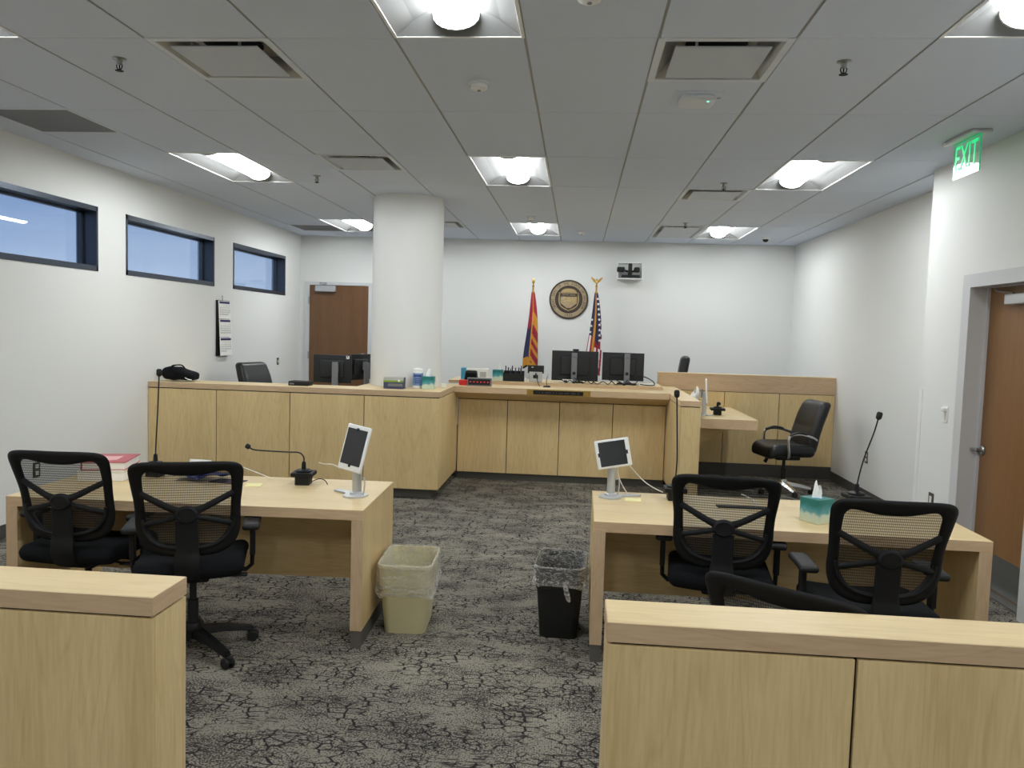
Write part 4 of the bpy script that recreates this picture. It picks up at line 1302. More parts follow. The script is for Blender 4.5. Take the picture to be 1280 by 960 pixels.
gooseneck_mic('short black microphone on the witness desk, pointing at the viewer', (1.517, 8.50, 0.8285), deg(-4), [(0, -0.01, 0.135), (0, -0.06, 0.142), (0, -0.13, 0.135)], plate=0.15, block=0.08, hl=0.04)


def cable(name, label, pts, r, m_, group=None, cat='cable', n=6):
    m = MB(); m.tube(catmull(pts, n, False), r, 6)
    return tag(m.build(name, m_, smooth=60), label, cat, group)


cable('cable', 'white charging cable drooping right of the sideways tablet', [(0.31, 4.50, 0.92), (0.36, 4.56, 0.86), (0.42, 4.58, 0.80), (0.48, 4.57, 0.765), (0.525, 4.555, 0.748)], 0.003, 'cable_w')
cable('cable', 'white charging cable standing behind the silver post of the sideways tablet', [(0.25, 4.54, 0.90), (0.27, 4.56, 0.82), (0.30, 4.575, 0.76), (0.325, 4.58, 0.7245)], 0.003, 'cable_w')
cable('cable', 'white charging cable left of the upright tablet', [(-1.30, 4.24, 0.862), (-1.345, 4.27, 0.875), (-1.40, 4.29, 0.872), (-1.44, 4.30, 0.877)], 0.0025, 'cable_w')
cable('cable', 'white cable on the left table behind the chair at the blue folder', [(-2.02, 4.52, 0.80), (-1.94, 4.52, 0.775), (-1.86, 4.53, 0.745), (-1.80, 4.53, 0.7235)], 0.003, 'cable_w')
cable('cable', 'black cable curling behind the bent microphone', [(-1.53, 4.46, 0.735), (-1.49, 4.47, 0.75), (-1.45, 4.45, 0.745), (-1.43, 4.44, 0.7235)], 0.0028, 'blackd')
cable('cable', 'white cable end on the power flap of the right table', [(0.96, 4.50, 0.77), (1.0, 4.46, 0.755), (1.02, 4.42, 0.735), (1.015, 4.38, 0.7285)], 0.004, 'cable_w')
cable('cable', 'thin pale cable running across the floor by the witness chair', [(1.62, 8.62, 0.006), (1.95, 8.58, 0.006), (2.3, 8.25, 0.006), (2.45, 7.75, 0.006)], 0.006, 'cable_g')
cable('cable', 'thin grey cable on the witness desk beside the short microphone', [(1.37, 8.33, 0.8305), (1.42, 8.36, 0.8305), (1.455, 8.42, 0.832)], 0.003, 'blackd')

m = MB(); m.box(-0.045, 0.045, -0.045, 0.045, 0, 0.003, bev=0.0005)
nt_ = tag(m.build('sticky_note', 'yellownote', None, (-1.835, 4.34, 0.7205), (0, 0, deg(12)), smooth=0), 'pale yellow sticky note on the left table, right of the chair', 'sticky note', 'yellow sticky notes')
c2 = nt_.copy(); COL.objects.link(c2); c2.location = (0.345, 4.43, 0.7205); c2.rotation_euler = (0, 0, deg(-4)); c2['label'] = 'pale yellow sticky note in front of the sideways tablet foot'
m = MB(); m.box(-0.09, 0.09, -0.06, 0.06, 0, 0.004)
tag(m.build('card', 'purple', None, (-2.02, 4.41, 0.7205), (0, 0, deg(-10)), smooth=0), 'dark purple card lying on the left table beside the sticky note', 'card')
# crumpled blue plastic folder
m = MB()
def bfold(u, v):
    x, y = (u - 0.5) * 0.30, (v - 0.5) * 0.16
    return Vector((x, y, 0.022 + 0.018 * math.sin(u * 9) * math.sin(v * 5 + 1) + 0.02 * u))
fs = m.grid(bfold, 16, 8)
e = bmesh.ops.solidify(m.bm, geom=m.bm.faces[:], thickness=0.002)
tag(m.build('folder', 'blue', None, (-2.18, 4.42, 0.7205), (0, 0, deg(-8)), smooth=0), 'crumpled blue plastic folder behind the second chair on the left table', 'folder')
m = MB(); m.prism([(-0.055, 0), (-0.052, 0), (0.0, 0.088), (0.052, 0), (0.055, 0), (0.001, 0.093), (-0.001, 0.093)], -0.07, 0.07, 'XZ')
tag(m.build('paper', 'paper', None, (-2.27, 4.575, 0.7205), (0, 0, deg(86)), smooth=0), 'folded white paper standing behind the second chair on the left table', 'paper')
# red book on a white box
t = thing('white_box', 'white box lying at the far left of the left table under the red book', 'box', (-2.735, 4.39, 0.7205), deg(12))
m = MB(); m.box(-0.125, 0.125, -0.15, 0.15, 0, 0.062, bev=0.003); m.build('box_body', 'paper', t, smooth=0)
m = MB(); m.box(-0.127, 0.127, -0.152, 0.152, 0.046, 0.066, bev=0.003); m.build('lid', 'cream', t, smooth=0)
t = thing('book', 'thick red book lying on the white box on the left table', 'book', (-2.725, 4.39, 0.7875), deg(15))
m = MB(); m.box(-0.115, 0.112, -0.145, 0.145, 0.003, 0.042); m.build('pages', 'paper', t, smooth=0)
m = MB(); m.box(-0.12, 0.118, -0.15, 0.15, 0, 0.003); m.box(-0.12, 0.118, -0.15, 0.15, 0.042, 0.046); m.box(-0.122, -0.118, -0.15, 0.15, 0, 0.046); cv = m.build('cover', 'redcover', t, smooth=0)
m = MB(); m.box(-0.07, 0.05, -0.08, 0.06, 0.046, 0.0468); m.build('cover_label', 'pinklabel', cv, smooth=0)

# ================================================================== THINGS ON THE CLERK COUNTER
# black bag
t = thing('bag', 'black soft bag slumped on the left end of the clerk counter', 'bag', (-3.985, 7.60, 1.063))
m = MB()
def bagf(p):
    k = 1 - 0.55 * max(0, (p.x + 0.02) / 0.2)
    n = noise.noise(Vector((p.x * 14, p.y * 14, p.z * 14))) * 0.012
    return Vector((p.x, p.y + n, (p.z + 0.06) * k - 0.06 + n))
m.soft((0.0, 0, 0.064), (0.33, 0.20, 0.130), 0.05, (10, 6, 5), bagf)
m.build('body', 'fabric', t, smooth=70)
m = MB(); m.tube(catmull([(-0.09, -0.03, 0.115), (-0.05, -0.04, 0.145), (0.03, -0.04, 0.15), (0.06, -0.03, 0.118)], 5, False), 0.011, 8, flat=(1.8, 0.6)); m.build('handle', 'fabric', t, smooth=60)
m = MB(); m.tube([(0.10, -0.102, 0.03), (0.13, -0.10, 0.014), (0.16, -0.09, 0.008)], 0.008, 6, flat=(1.5, 0.5)); m.build('tag', 'paper', t)

t = thing('desk_device', 'flat black device on the clerk counter left of the dark monitors', 'device', (-2.745, 7.62, 1.0505))
m = MB(); m.soft((0, 0, 0.022), (0.20, 0.16, 0.044), 0.006, (1, 1, 1)); b = m.build('case', 'blackd', t)
m = MB(); m.box(-0.085, -0.04, -0.0815, -0.079, 0.012, 0.026); m.build('badge', 'greyplastic', b, smooth=0)


def monitor(label, loc, rz, w, h, zc, stand_x=0.0, sticker=False, cam=False, hole=True, post=True, ptop=0.03, logo=True):
    """seen from behind: local -Y side is the back"""
    t = thing('monitor', label, 'monitor', loc, rz, 'black computer monitors')
    m = MB(); m.soft((0, 0.0, zc), (w, 0.022, h), 0.005, (1, 1, 1)); m.soft((0, -0.018, zc), (w * 0.62, 0.03, h * 0.62), 0.012, (1, 1, 1)); b = m.build('case', 'screenb', t)
    m = MB(); m.box(-w / 2 + 0.008, w / 2 - 0.008, 0.011, 0.0118, zc - h / 2 + 0.016, zc + h / 2 - 0.008); m.build('screen', 'screen', b, smooth=0)
    if post:
        m = MB(); m.soft((stand_x, -0.062, (zc + h / 2 - ptop) / 2), (0.065, 0.03, zc + h / 2 - ptop), 0.006, (1, 1, 1)); m.box(stand_x - 0.03, stand_x + 0.03, -0.05, -0.02, zc - 0.03, zc + 0.06)
        st = m.build('stand_post', 'greyplastic', t)
        if hole:
            m = MB(); m.lathe([(0.019, 0), (0.019, 0.002), (0, 0.002)], (stand_x, -0.0765, zc - h * 0.24), 18, 'Y'); m.build('cable_hole', 'blackd', st)
        if logo:
            m = MB(); text_into(m, 'DELL', 0.017, Matrix.Translation((stand_x, -0.0775, zc + h / 2 - ptop - 0.05)) @ Matrix.Rotation(PI / 2, 4, 'X'), 0.0004); m.build('lettering', 'charcoal', st, smooth=0)
        m = MB(); m.soft((stand_x, -0.02, 0.006), (0.22, 0.17, 0.012), 0.005, (1, 1, 1)); m.build('stand_foot', 'charcoal', t)
    if sticker:
        m = MB(); m.box(w / 2 - 0.055, w / 2 - 0.022, -0.0125, -0.011, zc + h / 2 - 0.04, zc + h / 2 - 0.008); s_ = m.build('sticker', 'paper', b, smooth=0)
        m = MB(); m.box(w / 2 - 0.045, w / 2 - 0.034, -0.0131, -0.0125, zc + h / 2 - 0.026, zc + h / 2 - 0.010); m.build('sticker_print', 'ink', s_, smooth=0)
    return t


monitor('black monitor back with a white corner sticker, in front of the brown back door', (-2.60, 8.18, 0.8705), deg(2), 0.41, 0.30, 0.325, 0.0 + 0.045, sticker=True, ptop=0.075, hole=False, logo=False)
monitor('black monitor turned sideways against the white column', (-2.36, 8.36, 0.8705), deg(62), 0.33, 0.28, 0.345, 0.05, ptop=0.09, hole=False, logo=False)

# glove box by the column
t = thing('glove_box', 'small navy and green disposable glove box in front of the column', 'box', (-1.80, 7.655, 1.0505), deg(2))
m = MB(); m.box(-0.10, 0.10, -0.055, 0.055, 0, 0.112, bev=0.002); b = m.build('carton', 'navybox', t, smooth=0)
m = MB(); m.box(-0.1005, 0.1005, -0.0558, -0.055, 0.066, 0.084); m.build('green_band', 'green', b, smooth=0)
m = MB(); m.box(-0.1005, 0.1005, -0.0558, -0.055, 0.084, 0.1125); m.box(-0.10, 0.10, -0.055, 0.055, 0.112, 0.1128); m.build('grey_top', 'silver', b, smooth=0)
m = MB(); m.box(-0.055, 0.09, -0.0562, -0.055, 0.025, 0.052); m.build('print_block', 'greyplastic', b, smooth=0)
m = MB(); m.lathe([(0.012, 0), (0.012, 0.001), (0, 0.001)], (0.055, -0.0558, 0.082), 12, 'Y'); m.build('print_spot', 'paper', b)

# wipes canister
t = thing('wipes_canister', 'white and blue wipes canister beside the tissue box, right of the column', 'canister', (-1.592, 7.79, 1.0505))
m = MB(); m.lathe([(0.048, 0), (0.052, 0.004), (0.052, 0.165), (0.048, 0.172)], seg=28); b = m.build('tub', 'white', t)
m = MB(); m.lathe([(0.0525, 0.03), (0.0525, 0.155)], seg=28); m.build('label_wrap', 'bluelabel', t)
m = MB()
for z, w2 in ((0.128, 0.8), (0.10, 0.55), (0.085, 0.6), (0.07, 0.6), (0.056, 0.5)):
    hh = 0.011 if z > 0.12 else 0.004
    m.grid(lambda u, v: Vector((0.0530 * math.sin((u - 0.45) * 2 * w2), -0.0530 * math.cos((u - 0.45) * 2 * w2), z - hh + 2 * hh * v)), 8, 1)
m.build('label_print', 'darkblue', t)
m = MB(); m.lathe([(0.053, 0.170), (0.053, 0.192), (0.046, 0.198), (0.020, 0.200)], seg=28); m.soft((0.0, 0, 0.2), (0.05, 0.04, 0.012), 0.005, (1, 1, 1)); m.build('lid', 'white', t)

m = MB(); m.soft((0, 0, 0.022), (0.055, 0.055, 0.044), 0.008, (1, 1, 1))
tag(m.build('eraser_block', 'cream', None, (-1.365, 7.98, 1.0505), (0, 0, deg(20))), 'small white block right of the tissue box on the clerk counter', 'block')

# ================================================================== THINGS ON THE JUDGE BENCH
Zc, Zl = 1.0505, 1.0865
t = thing('red_case', 'small flat red case left of the countdown timer on the bench', 'case', (-1.205, 8.50, Zc), deg(-4))
m = MB(); m.soft((0, 0, 0.020), (0.135, 0.09, 0.040), 0.006, (1, 1, 1)); b = m.build('body', 'red', t)
m = MB(); m.soft((0, 0, 0.048), (0.132, 0.088, 0.018), 0.006, (1, 1, 1)); m.build('lid', 'red', t)
m = MB(); m.box(0.03, 0.055, -0.0455, -0.044, 0.045, 0.055); m.build('badge', 'pinklabel', b, smooth=0)

t = thing('timer', 'dark countdown timer with red digits on the judge bench', 'timer', (-1.045, 8.44, Zc), deg(-1))
m = MB(); m.box(-0.132, 0.132, -0.03, 0.03, 0, 0.088, bev=0.004); m.build('case', 'greyplastic', t, smooth=0)
m = MB(); m.box(-0.120, 0.120, -0.0315, -0.030, 0.012, 0.076); m.build('display', 'blackd', t, smooth=0)
m = MB()
for k in range(6):
    x = -0.095 + 0.038 * k
    m.box(x - 0.008, x + 0.008, -0.0325, -0.0315, 0.042, 0.048); m.box(x - 0.006, x - 0.003, -0.0325, -0.0315, 0.036, 0.042)
m.build('digits', 'led', t, smooth=0)

t = thing('desk_speaker', 'small black tapered speaker behind the timer', 'speaker', (-1.165, 8.62, Zc))
m = MB()
A = [m.bm.verts.new(p) for p in ((-0.082, -0.03, 0), (0.082, -0.03, 0), (0.082, 0.06, 0), (-0.082, 0.06, 0))]
B = [m.bm.verts.new(p) for p in ((-0.062, 0.0, 0.155), (0.062, 0.0, 0.155), (0.062, 0.05, 0.155), (-0.062, 0.05, 0.155))]
m._face(A); m._face(B)
for k in range(4): m._face([A[k], A[(k + 1) % 4], B[(k + 1) % 4], B[k]])
bmesh.ops.bevel(m.bm, geom=m.bm.edges[:], offset=0.008, segments=2, affect='EDGES')
m.build('case', 'blackd', t)
m = MB(); vs = m.box(-0.058, 0.058, -0.002, 0.0, 0.02, 0.13); m.xf(vs, Matrix.Translation((0, -0.0295, 0)) @ Matrix.Rotation(deg(-11), 4, 'X')); m.build('front_cloth', 'fabric', t, smooth=0)

t = thing('paper_pack', 'white and blue paper pack behind the small black speaker', 'pack', (-1.17, 9.0, Zl), deg(3))
m = MB(); m.box(-0.10, 0.155, -0.05, 0.05, 0, 0.128, bev=0.006); b = m.build('wrapper', 'paper', t, smooth=0)
m = MB(); m.box(-0.16, -0.099, -0.051, 0.051, 0, 0.131, bev=0.006); m.build('blue_end', 'lightblue', b, smooth=0)
m = MB(); m.box(0.06, 0.13, -0.0515, -0.0503, 0.03, 0.09); m.build('print_block', 'silver', b, smooth=0)

t = thing('pen_organizer', 'black mesh organizer full of pens on the judge bench', 'organizer', (-0.712, 8.93, Zl), deg(2))
m = MB()
for x0, x1, y0, y1, z1 in ((-0.118, 0.118, -0.06, -0.054, 0.085), (-0.118, 0.118, 0.054, 0.06, 0.115), (-0.118, -0.112, -0.06, 0.06, 0.10), (0.112, 0.118, -0.06, 0.06, 0.10), (-0.03, -0.026, -0.06, 0.06, 0.085), (0.04, 0.044, -0.06, 0.06, 0.085), (-0.118, 0.118, -0.06, 0.06, 0.004)):
    m.box(x0, x1, y0, y1, 0, z1)
m.build('tray', 'blackd', t, smooth=0)
rnd = random.Random(11)
for k in range(9):
    x = -0.095 + 0.19 * k / 8 + rnd.uniform(-0.006, 0.006); y = rnd.uniform(-0.03, 0.04); l = rnd.uniform(0.135, 0.175)
    m = MB(); m.tube([(x, y, 0.006), (x + rnd.uniform(-0.02, 0.02), y + rnd.uniform(-0.01, 0.01), l)], [0.0075, 0.006], 8)
    tag(m.build('pen', ('blackd', 'charcoal', 'darkmetal')[k % 3], None, (-0.712, 8.93, Zl)), 'dark pen standing in the black organizer on the bench', 'pen', 'pens in the black organizer')
m = MB(); m.lathe([(0.016, 0), (0.017, 0.002), (0.017, 0.03), (0.010, 0.036), (0.010, 0.045), (0, 0.046)], seg=16)
tag(m.build('bottle', 'white', None, (-0.572, 8.86, Zl)), 'tiny white bottle between the organizer and the small display', 'bottle')

t = thing('desk_display', 'small display with black top and grey front, left of the big monitors', 'display', (-0.462, 8.92, Zl))
m = MB(); m.soft((0, 0, 0.142), (0.185, 0.02, 0.092), 0.005, (1, 1, 1)); b = m.build('display_head', 'blackd', t)
m = MB(); m.box(-0.075, 0.075, -0.02, 0.01, 0, 0.115, bev=0.004); m.build('stand', 'silver', t, smooth=0)
m = MB(); m.box(-0.028, 0.028, -0.027, -0.02, 0.04, 0.08, bev=0.003); m.tube([(0, -0.024, 0.08), (0, -0.024, 0.10)], 0.006, 6); m.build('bracket', 'blackd', t, smooth=0)
m = MB(); m.box(-0.05, -0.028, -0.0108, -0.0095, 0.163, 0.169); m.build('badge', 'paper', b, smooth=0)

t = thing('bench_microphone', 'thin black microphone on a small round foot before the left monitor', 'microphone', (-0.32, 8.62, Zc))
m = MB(); m.lathe([(0.042, 0), (0.042, 0.008), (0.03, 0.016), (0.008, 0.02)], seg=24); m.build('foot', 'black', t)
m = MB(); m.tube(catmull([(0, 0, 0.016), (-0.006, 0.0, 0.06), (0.0, 0, 0.105), (0.006, 0, 0.125)], 4, False), 0.004, 6); m.build('stem', 'blackd', t)
m = MB(); m.tube([(0.006, 0, 0.12), (0.009, 0, 0.15)], [0.006, 0.007], 8); m.build('capsule', 'silver', t)
cable('cable', 'black lead looping from the small display to the round foot', [(-0.455, 8.885, 1.185), (-0.44, 8.76, 1.14), (-0.42, 8.70, 1.085), (-0.40, 8.66, 1.055)], 0.004, 'blackd')

m1 = monitor('big black monitor back with a webcam on top, on the judge bench', (-0.02, 9.08, Zl), deg(3), 0.535, 0.345, 0.190, -0.012, ptop=0.02)
m2 = monitor('big black monitor back at the right end of the judge bench', (0.53, 9.06, Zl), deg(-2), 0.475, 0.32, 0.200, 0.045, ptop=0.008)
t = thing('webcam', 'small black webcam clipped on top of the left bench monitor', 'webcam', (-0.015, 9.08, Zl + 0.363))
m = MB(); m.soft((0, 0.0, 0.011), (0.072, 0.03, 0.022), 0.009, (1, 1, 1)); m.build('body', 'blackd', t)
m = MB(); m.box(-0.018, 0.018, -0.022, -0.015, -0.03, 0.01); m.build('clip', 'blackd', t, smooth=0)
t = thing('adapter', 'small pale adapter box at the foot of the left bench monitor', 'adapter', (-0.10, 8.93, Zl))
m = MB(); m.soft((0, 0, 0.02), (0.12, 0.04, 0.04), 0.006, (1, 1, 1)); m.build('case', 'cream', t)
m = MB(); m.box(-0.04, 0.0, -0.0215, -0.02, 0.01, 0.03); m.build('port', 'blackd', t, smooth=0)
random.seed(21)
for (a, b), l in zip(((-0.2, 0.02), (-0.02, 0.22), (0.12, 0.42), (0.36, 0.58), (0.44, 0.7)),
                     ('black lead loop below the webcam monitor, leftmost of five', 'black lead loop on the bench ledge, second of five from the left', 'black lead loop between the two bench monitors, third of five',
                      'black lead loop under the right bench monitor, fourth of five', 'black lead loop at the right monitor stand, rightmost of five')):
    P = [(a, 8.95, Zl + 0.055)]
    n = 5
    for k in range(1, n): P.append((a + (b - a) * k / n, 8.86 + random.uniform(-0.03, 0.04), Zl + 0.005 + (0.03 if k % 2 else 0.0)))
    P.append((b, 8.94, Zl + 0.06))
    cable('cable', l, P, 0.005, 'blackd', 'black leads under the bench monitors')
cable('cable', 'black lead coiled right of the right bench monitor', [(0.70, 9.0, 1.19), (0.78, 8.96, 1.18), (0.86, 8.93, 1.14), (0.88, 8.92, 1.10), (0.82, 8.90, 1.093), (0.72, 8.92, 1.10)], 0.006, 'blackd')
m = MB(); m.box(-0.10, 0.10, -0.07, 0.07, 0, 0.012)
tag(m.build('paper', 'paper', None, (0.80, 9.03, Zl), (0, 0, deg(8)), smooth=0), 'white papers beside the right bench monitor', 'paper')

# ================================================================== BACK WALL
# bronze seal
t = thing('wall_seal', 'round bronze state seal on the back wall between the flags', 'seal', (-0.152, YB, 2.147))
m = MB(); m.lathe([(0.287, 0), (0.287, 0.02), (0.275, 0.03), (0.268, 0.024), (0.196, 0.024), (0.190, 0.032), (0.182, 0.024), (0.168, 0.024), (0.162, 0.03), (0.154, 0.022), (0.0, 0.022)], (0, 0, 0), 72, 'Y')
dk = m.build('disc', 'bronzed', t)
m = MB(); m.lathe([(0.262, 0.0225), (0.262, 0.0262), (0.204, 0.0262), (0.204, 0.0225)], (0, 0, 0), 72, 'Y'); m.build('ring_field', 'bronze', t)
m = MB()
s_ = 'GREAT SEAL OF THE STATE OF ARIZONA'
a0, a1 = deg(212), deg(-32)
for k, chh in enumerate(s_):
    if chh == ' ': continue
    a = a0 + (a1 - a0) * k / (len(s_) - 1)
    text_into(m, chh, 0.052, Matrix.Translation((0.233 * math.cos(a), -0.0275, 0.233 * math.sin(a))) @ Matrix.Rotation(PI / 2, 4, 'X') @ Matrix.Rotation(a - PI / 2, 4, 'Z'), 0.001)
for k, chh in enumerate('1912'):
    a = deg(-90) + (k - 1.5) * 0.135
    text_into(m, chh, 0.052, Matrix.Translation((0.233 * math.cos(a), -0.0275, 0.233 * math.sin(a))) @ Matrix.Rotation(PI / 2, 4, 'X') @ Matrix.Rotation(a + PI / 2, 4, 'Z'), 0.001)
m.build('lettering', 'bronzed', t, smooth=0)
sh = [(-0.132, 0.09), (0.132, 0.09), (0.132, -0.04), (0.115, -0.095), (0.065, -0.128), (0, -0.158), (-0.065, -0.128), (-0.115, -0.095), (-0.132, -0.04)]
m = MB(); m.prism([(x * 1.12, z * 1.1 + 0.001) for x, z in sh], -0.027, -0.022, 'XZ'); m.build('shield_border', 'goldface', t, smooth=0)
m = MB(); m.prism(sh, -0.030, -0.027, 'XZ'); shd = m.build('shield', 'bronzed', t, smooth=0)
m = MB(); m.prism([(0.115 * math.cos(deg(a)), 0.105 + 0.06 * math.sin(deg(a))) for a in range(0, 181, 15)], -0.028, -0.022, 'XZ'); m.build('sunburst', 'goldface', t, smooth=0)
m = MB()
text_into(m, 'DITAT DEUS', 0.034, Matrix.Translation((0, -0.031, 0.066)) @ Matrix.Rotation(PI / 2, 4, 'X'), 0.001); m.build('motto', 'bronze', shd, smooth=0)
m = MB()     # landscape relief: mountains, dam, fields, figure
rnd = random.Random(5)
def relief(u, v):
    x, z = (u - 0.5) * 0.24, -0.125 + 0.165 * v
    lim = 0.12 if z > -0.055 else 0.12 - (-0.055 - z) * 1.35
    x = max(-lim, min(lim, x))
    return Vector((x, -0.032 - 0.012 * abs(noise.noise(Vector((x * 30, z * 34, 1.3)))), z))
fs = m.grid(relief, 26, 20)
for f, u, v in fs:
    if f: f.material_index = 0 if noise.noise(Vector((u * 5.5, v * 5.5, 4.0))) > -0.05 else 1
m.build('landscape_relief', ['bronze', 'goldface'], shd, smooth=0)


# flags
def flag(label, loc, ztop, zbot, w0, w1, paint, mats, finial, finz):
    t = thing('flag', label, 'flag', loc, 0, 'flags on poles behind the bench')
    m = MB(); m.lathe([(0.15, 0), (0.15, 0.015), (0.13, 0.03), (0.03, 0.05), (0.014, 0.09), (0.013, finz - 0.12)], seg=24); m.build('pole', 'brass', t)
    def cloth(u, v):
        a = 2 * PI * u
        w = w0 + (w1 - w0) * min(1, v * 1.15) ** 0.75
        fold = 1 + 0.16 * math.sin(7 * a + 2 * v) + 0.08 * math.sin(13 * a - 3 * v)
        sway = 0.012 * math.sin(v * 5)
        zz = ztop + (zbot - ztop) * v - 0.03 * math.sin(2 * a + 1) * v
        return Vector((w * math.cos(a) * (0.92 + 0.08 * fold) + sway, -w * 0.62 * fold * math.sin(a), zz))
    m = MB()
    fs = m.grid(cloth, 72, 70, True)
    for f, u, v in fs:
        a = 2 * PI * u
        x = (math.cos(a) + 1) / 2
        if f: f.material_index = paint(x, v, math.sin(a) > 0)
    cl = m.build('cloth', mats, t, smooth=60)
    if finial == 'spear':
        m = MB(); m.lathe([(0.014, finz - 0.125), (0.018, finz - 0.11), (0.008, finz - 0.10), (0.007, finz - 0.085)], seg=14)
        vs = m.lathe([(0.006, finz - 0.088), (0.022, finz - 0.06), (0.016, finz - 0.03), (0, finz)], seg=12)
        m.xf(vs, Matrix.Scale(0.5, 4, (0, 1, 0))); m.build('finial', 'brass', t)
    else:
        m = MB(); m.lathe([(0.014, finz - 0.13), (0.02, finz - 0.115), (0.009, finz - 0.10), (0.012, finz - 0.085), (0.02, finz - 0.07), (0.016, finz - 0.045), (0.008, finz - 0.03), (0.010, finz - 0.02), (0, finz - 0.012)], seg=14)
        for s in (-1, 1):     # raised wings
            P = [(s * 0.008, 0, finz - 0.06), (s * 0.03, 0.004, finz - 0.045), (s * 0.062, 0.008, finz - 0.012), (s * 0.082, 0.01, finz + 0.008)]
            m.tube(P, [0.014, 0.017, 0.012, 0.003], 8, flat=(0.5, 1.1))
        m.build('finial', 'brass', t)
    return t, cloth, cl


def az(x, v, front):
    # 0 red 1 navy 2 gold
    if not front: return 0 if v < 0.5 else 1
    if v > 0.955 or v < 0.02: return 2
    c0 = 0.50 - 0.06 * v
    if abs(x - c0) < 0.045 + 0.01 * v: return 2
    if x < c0:
        if v > 0.90 - 0.05 * (0.5 - x): return 2
        return 0 if v < 0.46 + 0.05 * math.sin(9 * x) else 1
    q = v - 0.20 * (x - 0.6)
    for lim, k in ((0.27, 0), (0.45, 2), (0.585, 0), (0.655, 2), (0.725, 0), (0.79, 2), (0.885, 0), (0.945, 2)):
        if q < lim: return k
    return 0


flag('red, gold and blue rayed flag on a pole left of the bronze seal', (-0.655, 11.2, 0.13), 2.10, 1.02, 0.018, 0.108, az, ['flagred', 'flagnavy', 'flaggold'], 'spear', 2.29)


def us(x, v, front):
    # 0 red 1 navy 2 gold 3 white
    if not front: return 1 if v < 0.45 else (0 if int(x * 9) % 2 else 3)
    if v < 0.02: return 2
    if 0.34 < x < 0.52 and v < 0.74: return 2
    if x <= 0.34:
        if v < 0.54 + 0.1 * (x - 0.2): return 1
        return 0 if 0.2 < x or x < 0.06 else 3
    if v < 0.60 + 0.04 * math.sin(12 * x):
        if x > 0.93 and v > 0.36: return 3 if int(v * 16) % 2 else 0
        return 1
    if v < 0.69: return 0 if x < 0.9 else 3
    return 0 if int((x + v * 0.35) * 8) % 2 else 3


ft, cl_fn, cl_ob = flag('striped flag with white stars and a gold fringe, right of the bronze seal', (0.24, 11.2, 0.13), 2.115, 0.95, 0.018, 0.125, us, ['flagred', 'flagnavy', 'flaggold', 'flagwhite'], 'eagle', 2.315)
m = MB()
def star(u, v, r):
    p = cl_fn(u, v)
    c = Vector((0, -1, 0))
    pts = []
    for k in range(10):
        q = r if k % 2 == 0 else r * 0.45
        pts.append((p.x + q * math.sin(k * PI / 5), p.z + q * math.cos(k * PI / 5)))
    m.prism(pts, p.y - 0.010, p.y - 0.007, 'XZ')
for k in range(9): star(0.165 - 0.004 * k, 0.085 + 0.062 * k, 0.024)
for k in range(3): star(0.40 + 0.005 * k, 0.34 + 0.075 * k, 0.022)
m.build('star_pattern', 'flagwhite', cl_ob, smooth=0)

# wall camera in an open white bracket
t = thing('wall_camera', 'black video camera in an open white bracket high on the back wall', 'camera', (0.722, YB, 2.582))
m = MB(); m.box(-0.19, 0.19, -0.006, 0, -0.13, 0.125); m.box(-0.165, 0.165, -0.05, -0.006, 0.11, 0.122, bev=0.002); m.box(-0.175, 0.175, -0.20, -0.006, -0.125, -0.112, bev=0.003)
for s in (-1, 1): m.prism([(-0.006, -0.112), (-0.15, -0.112), (-0.05, 0.122), (-0.006, 0.122)], s * 0.172 - 0.003, s * 0.172 + 0.003, 'YZ')
m.build('bracket', 'white', t, smooth=0)
m = MB(); m.soft((0.01, -0.11, -0.085), (0.27, 0.10, 0.045), 0.015, (1, 1, 1)); m.soft((0, -0.10, 0.02), (0.055, 0.08, 0.17), 0.012, (1, 1, 1)); m.build('body', 'blackd', t)
for s in (-1, 1):
    m = MB(); m.soft((s * 0.115 - 0.02, -0.13, 0.012), (0.11 if s < 0 else 0.08, 0.10, 0.072), 0.02, (1, 1, 1)); m.tube([(s * 0.03, -0.09, -0.01), (s * 0.07, -0.10, 0.0)], 0.014, 8); m.build('speaker_pod', 'blackd', t)

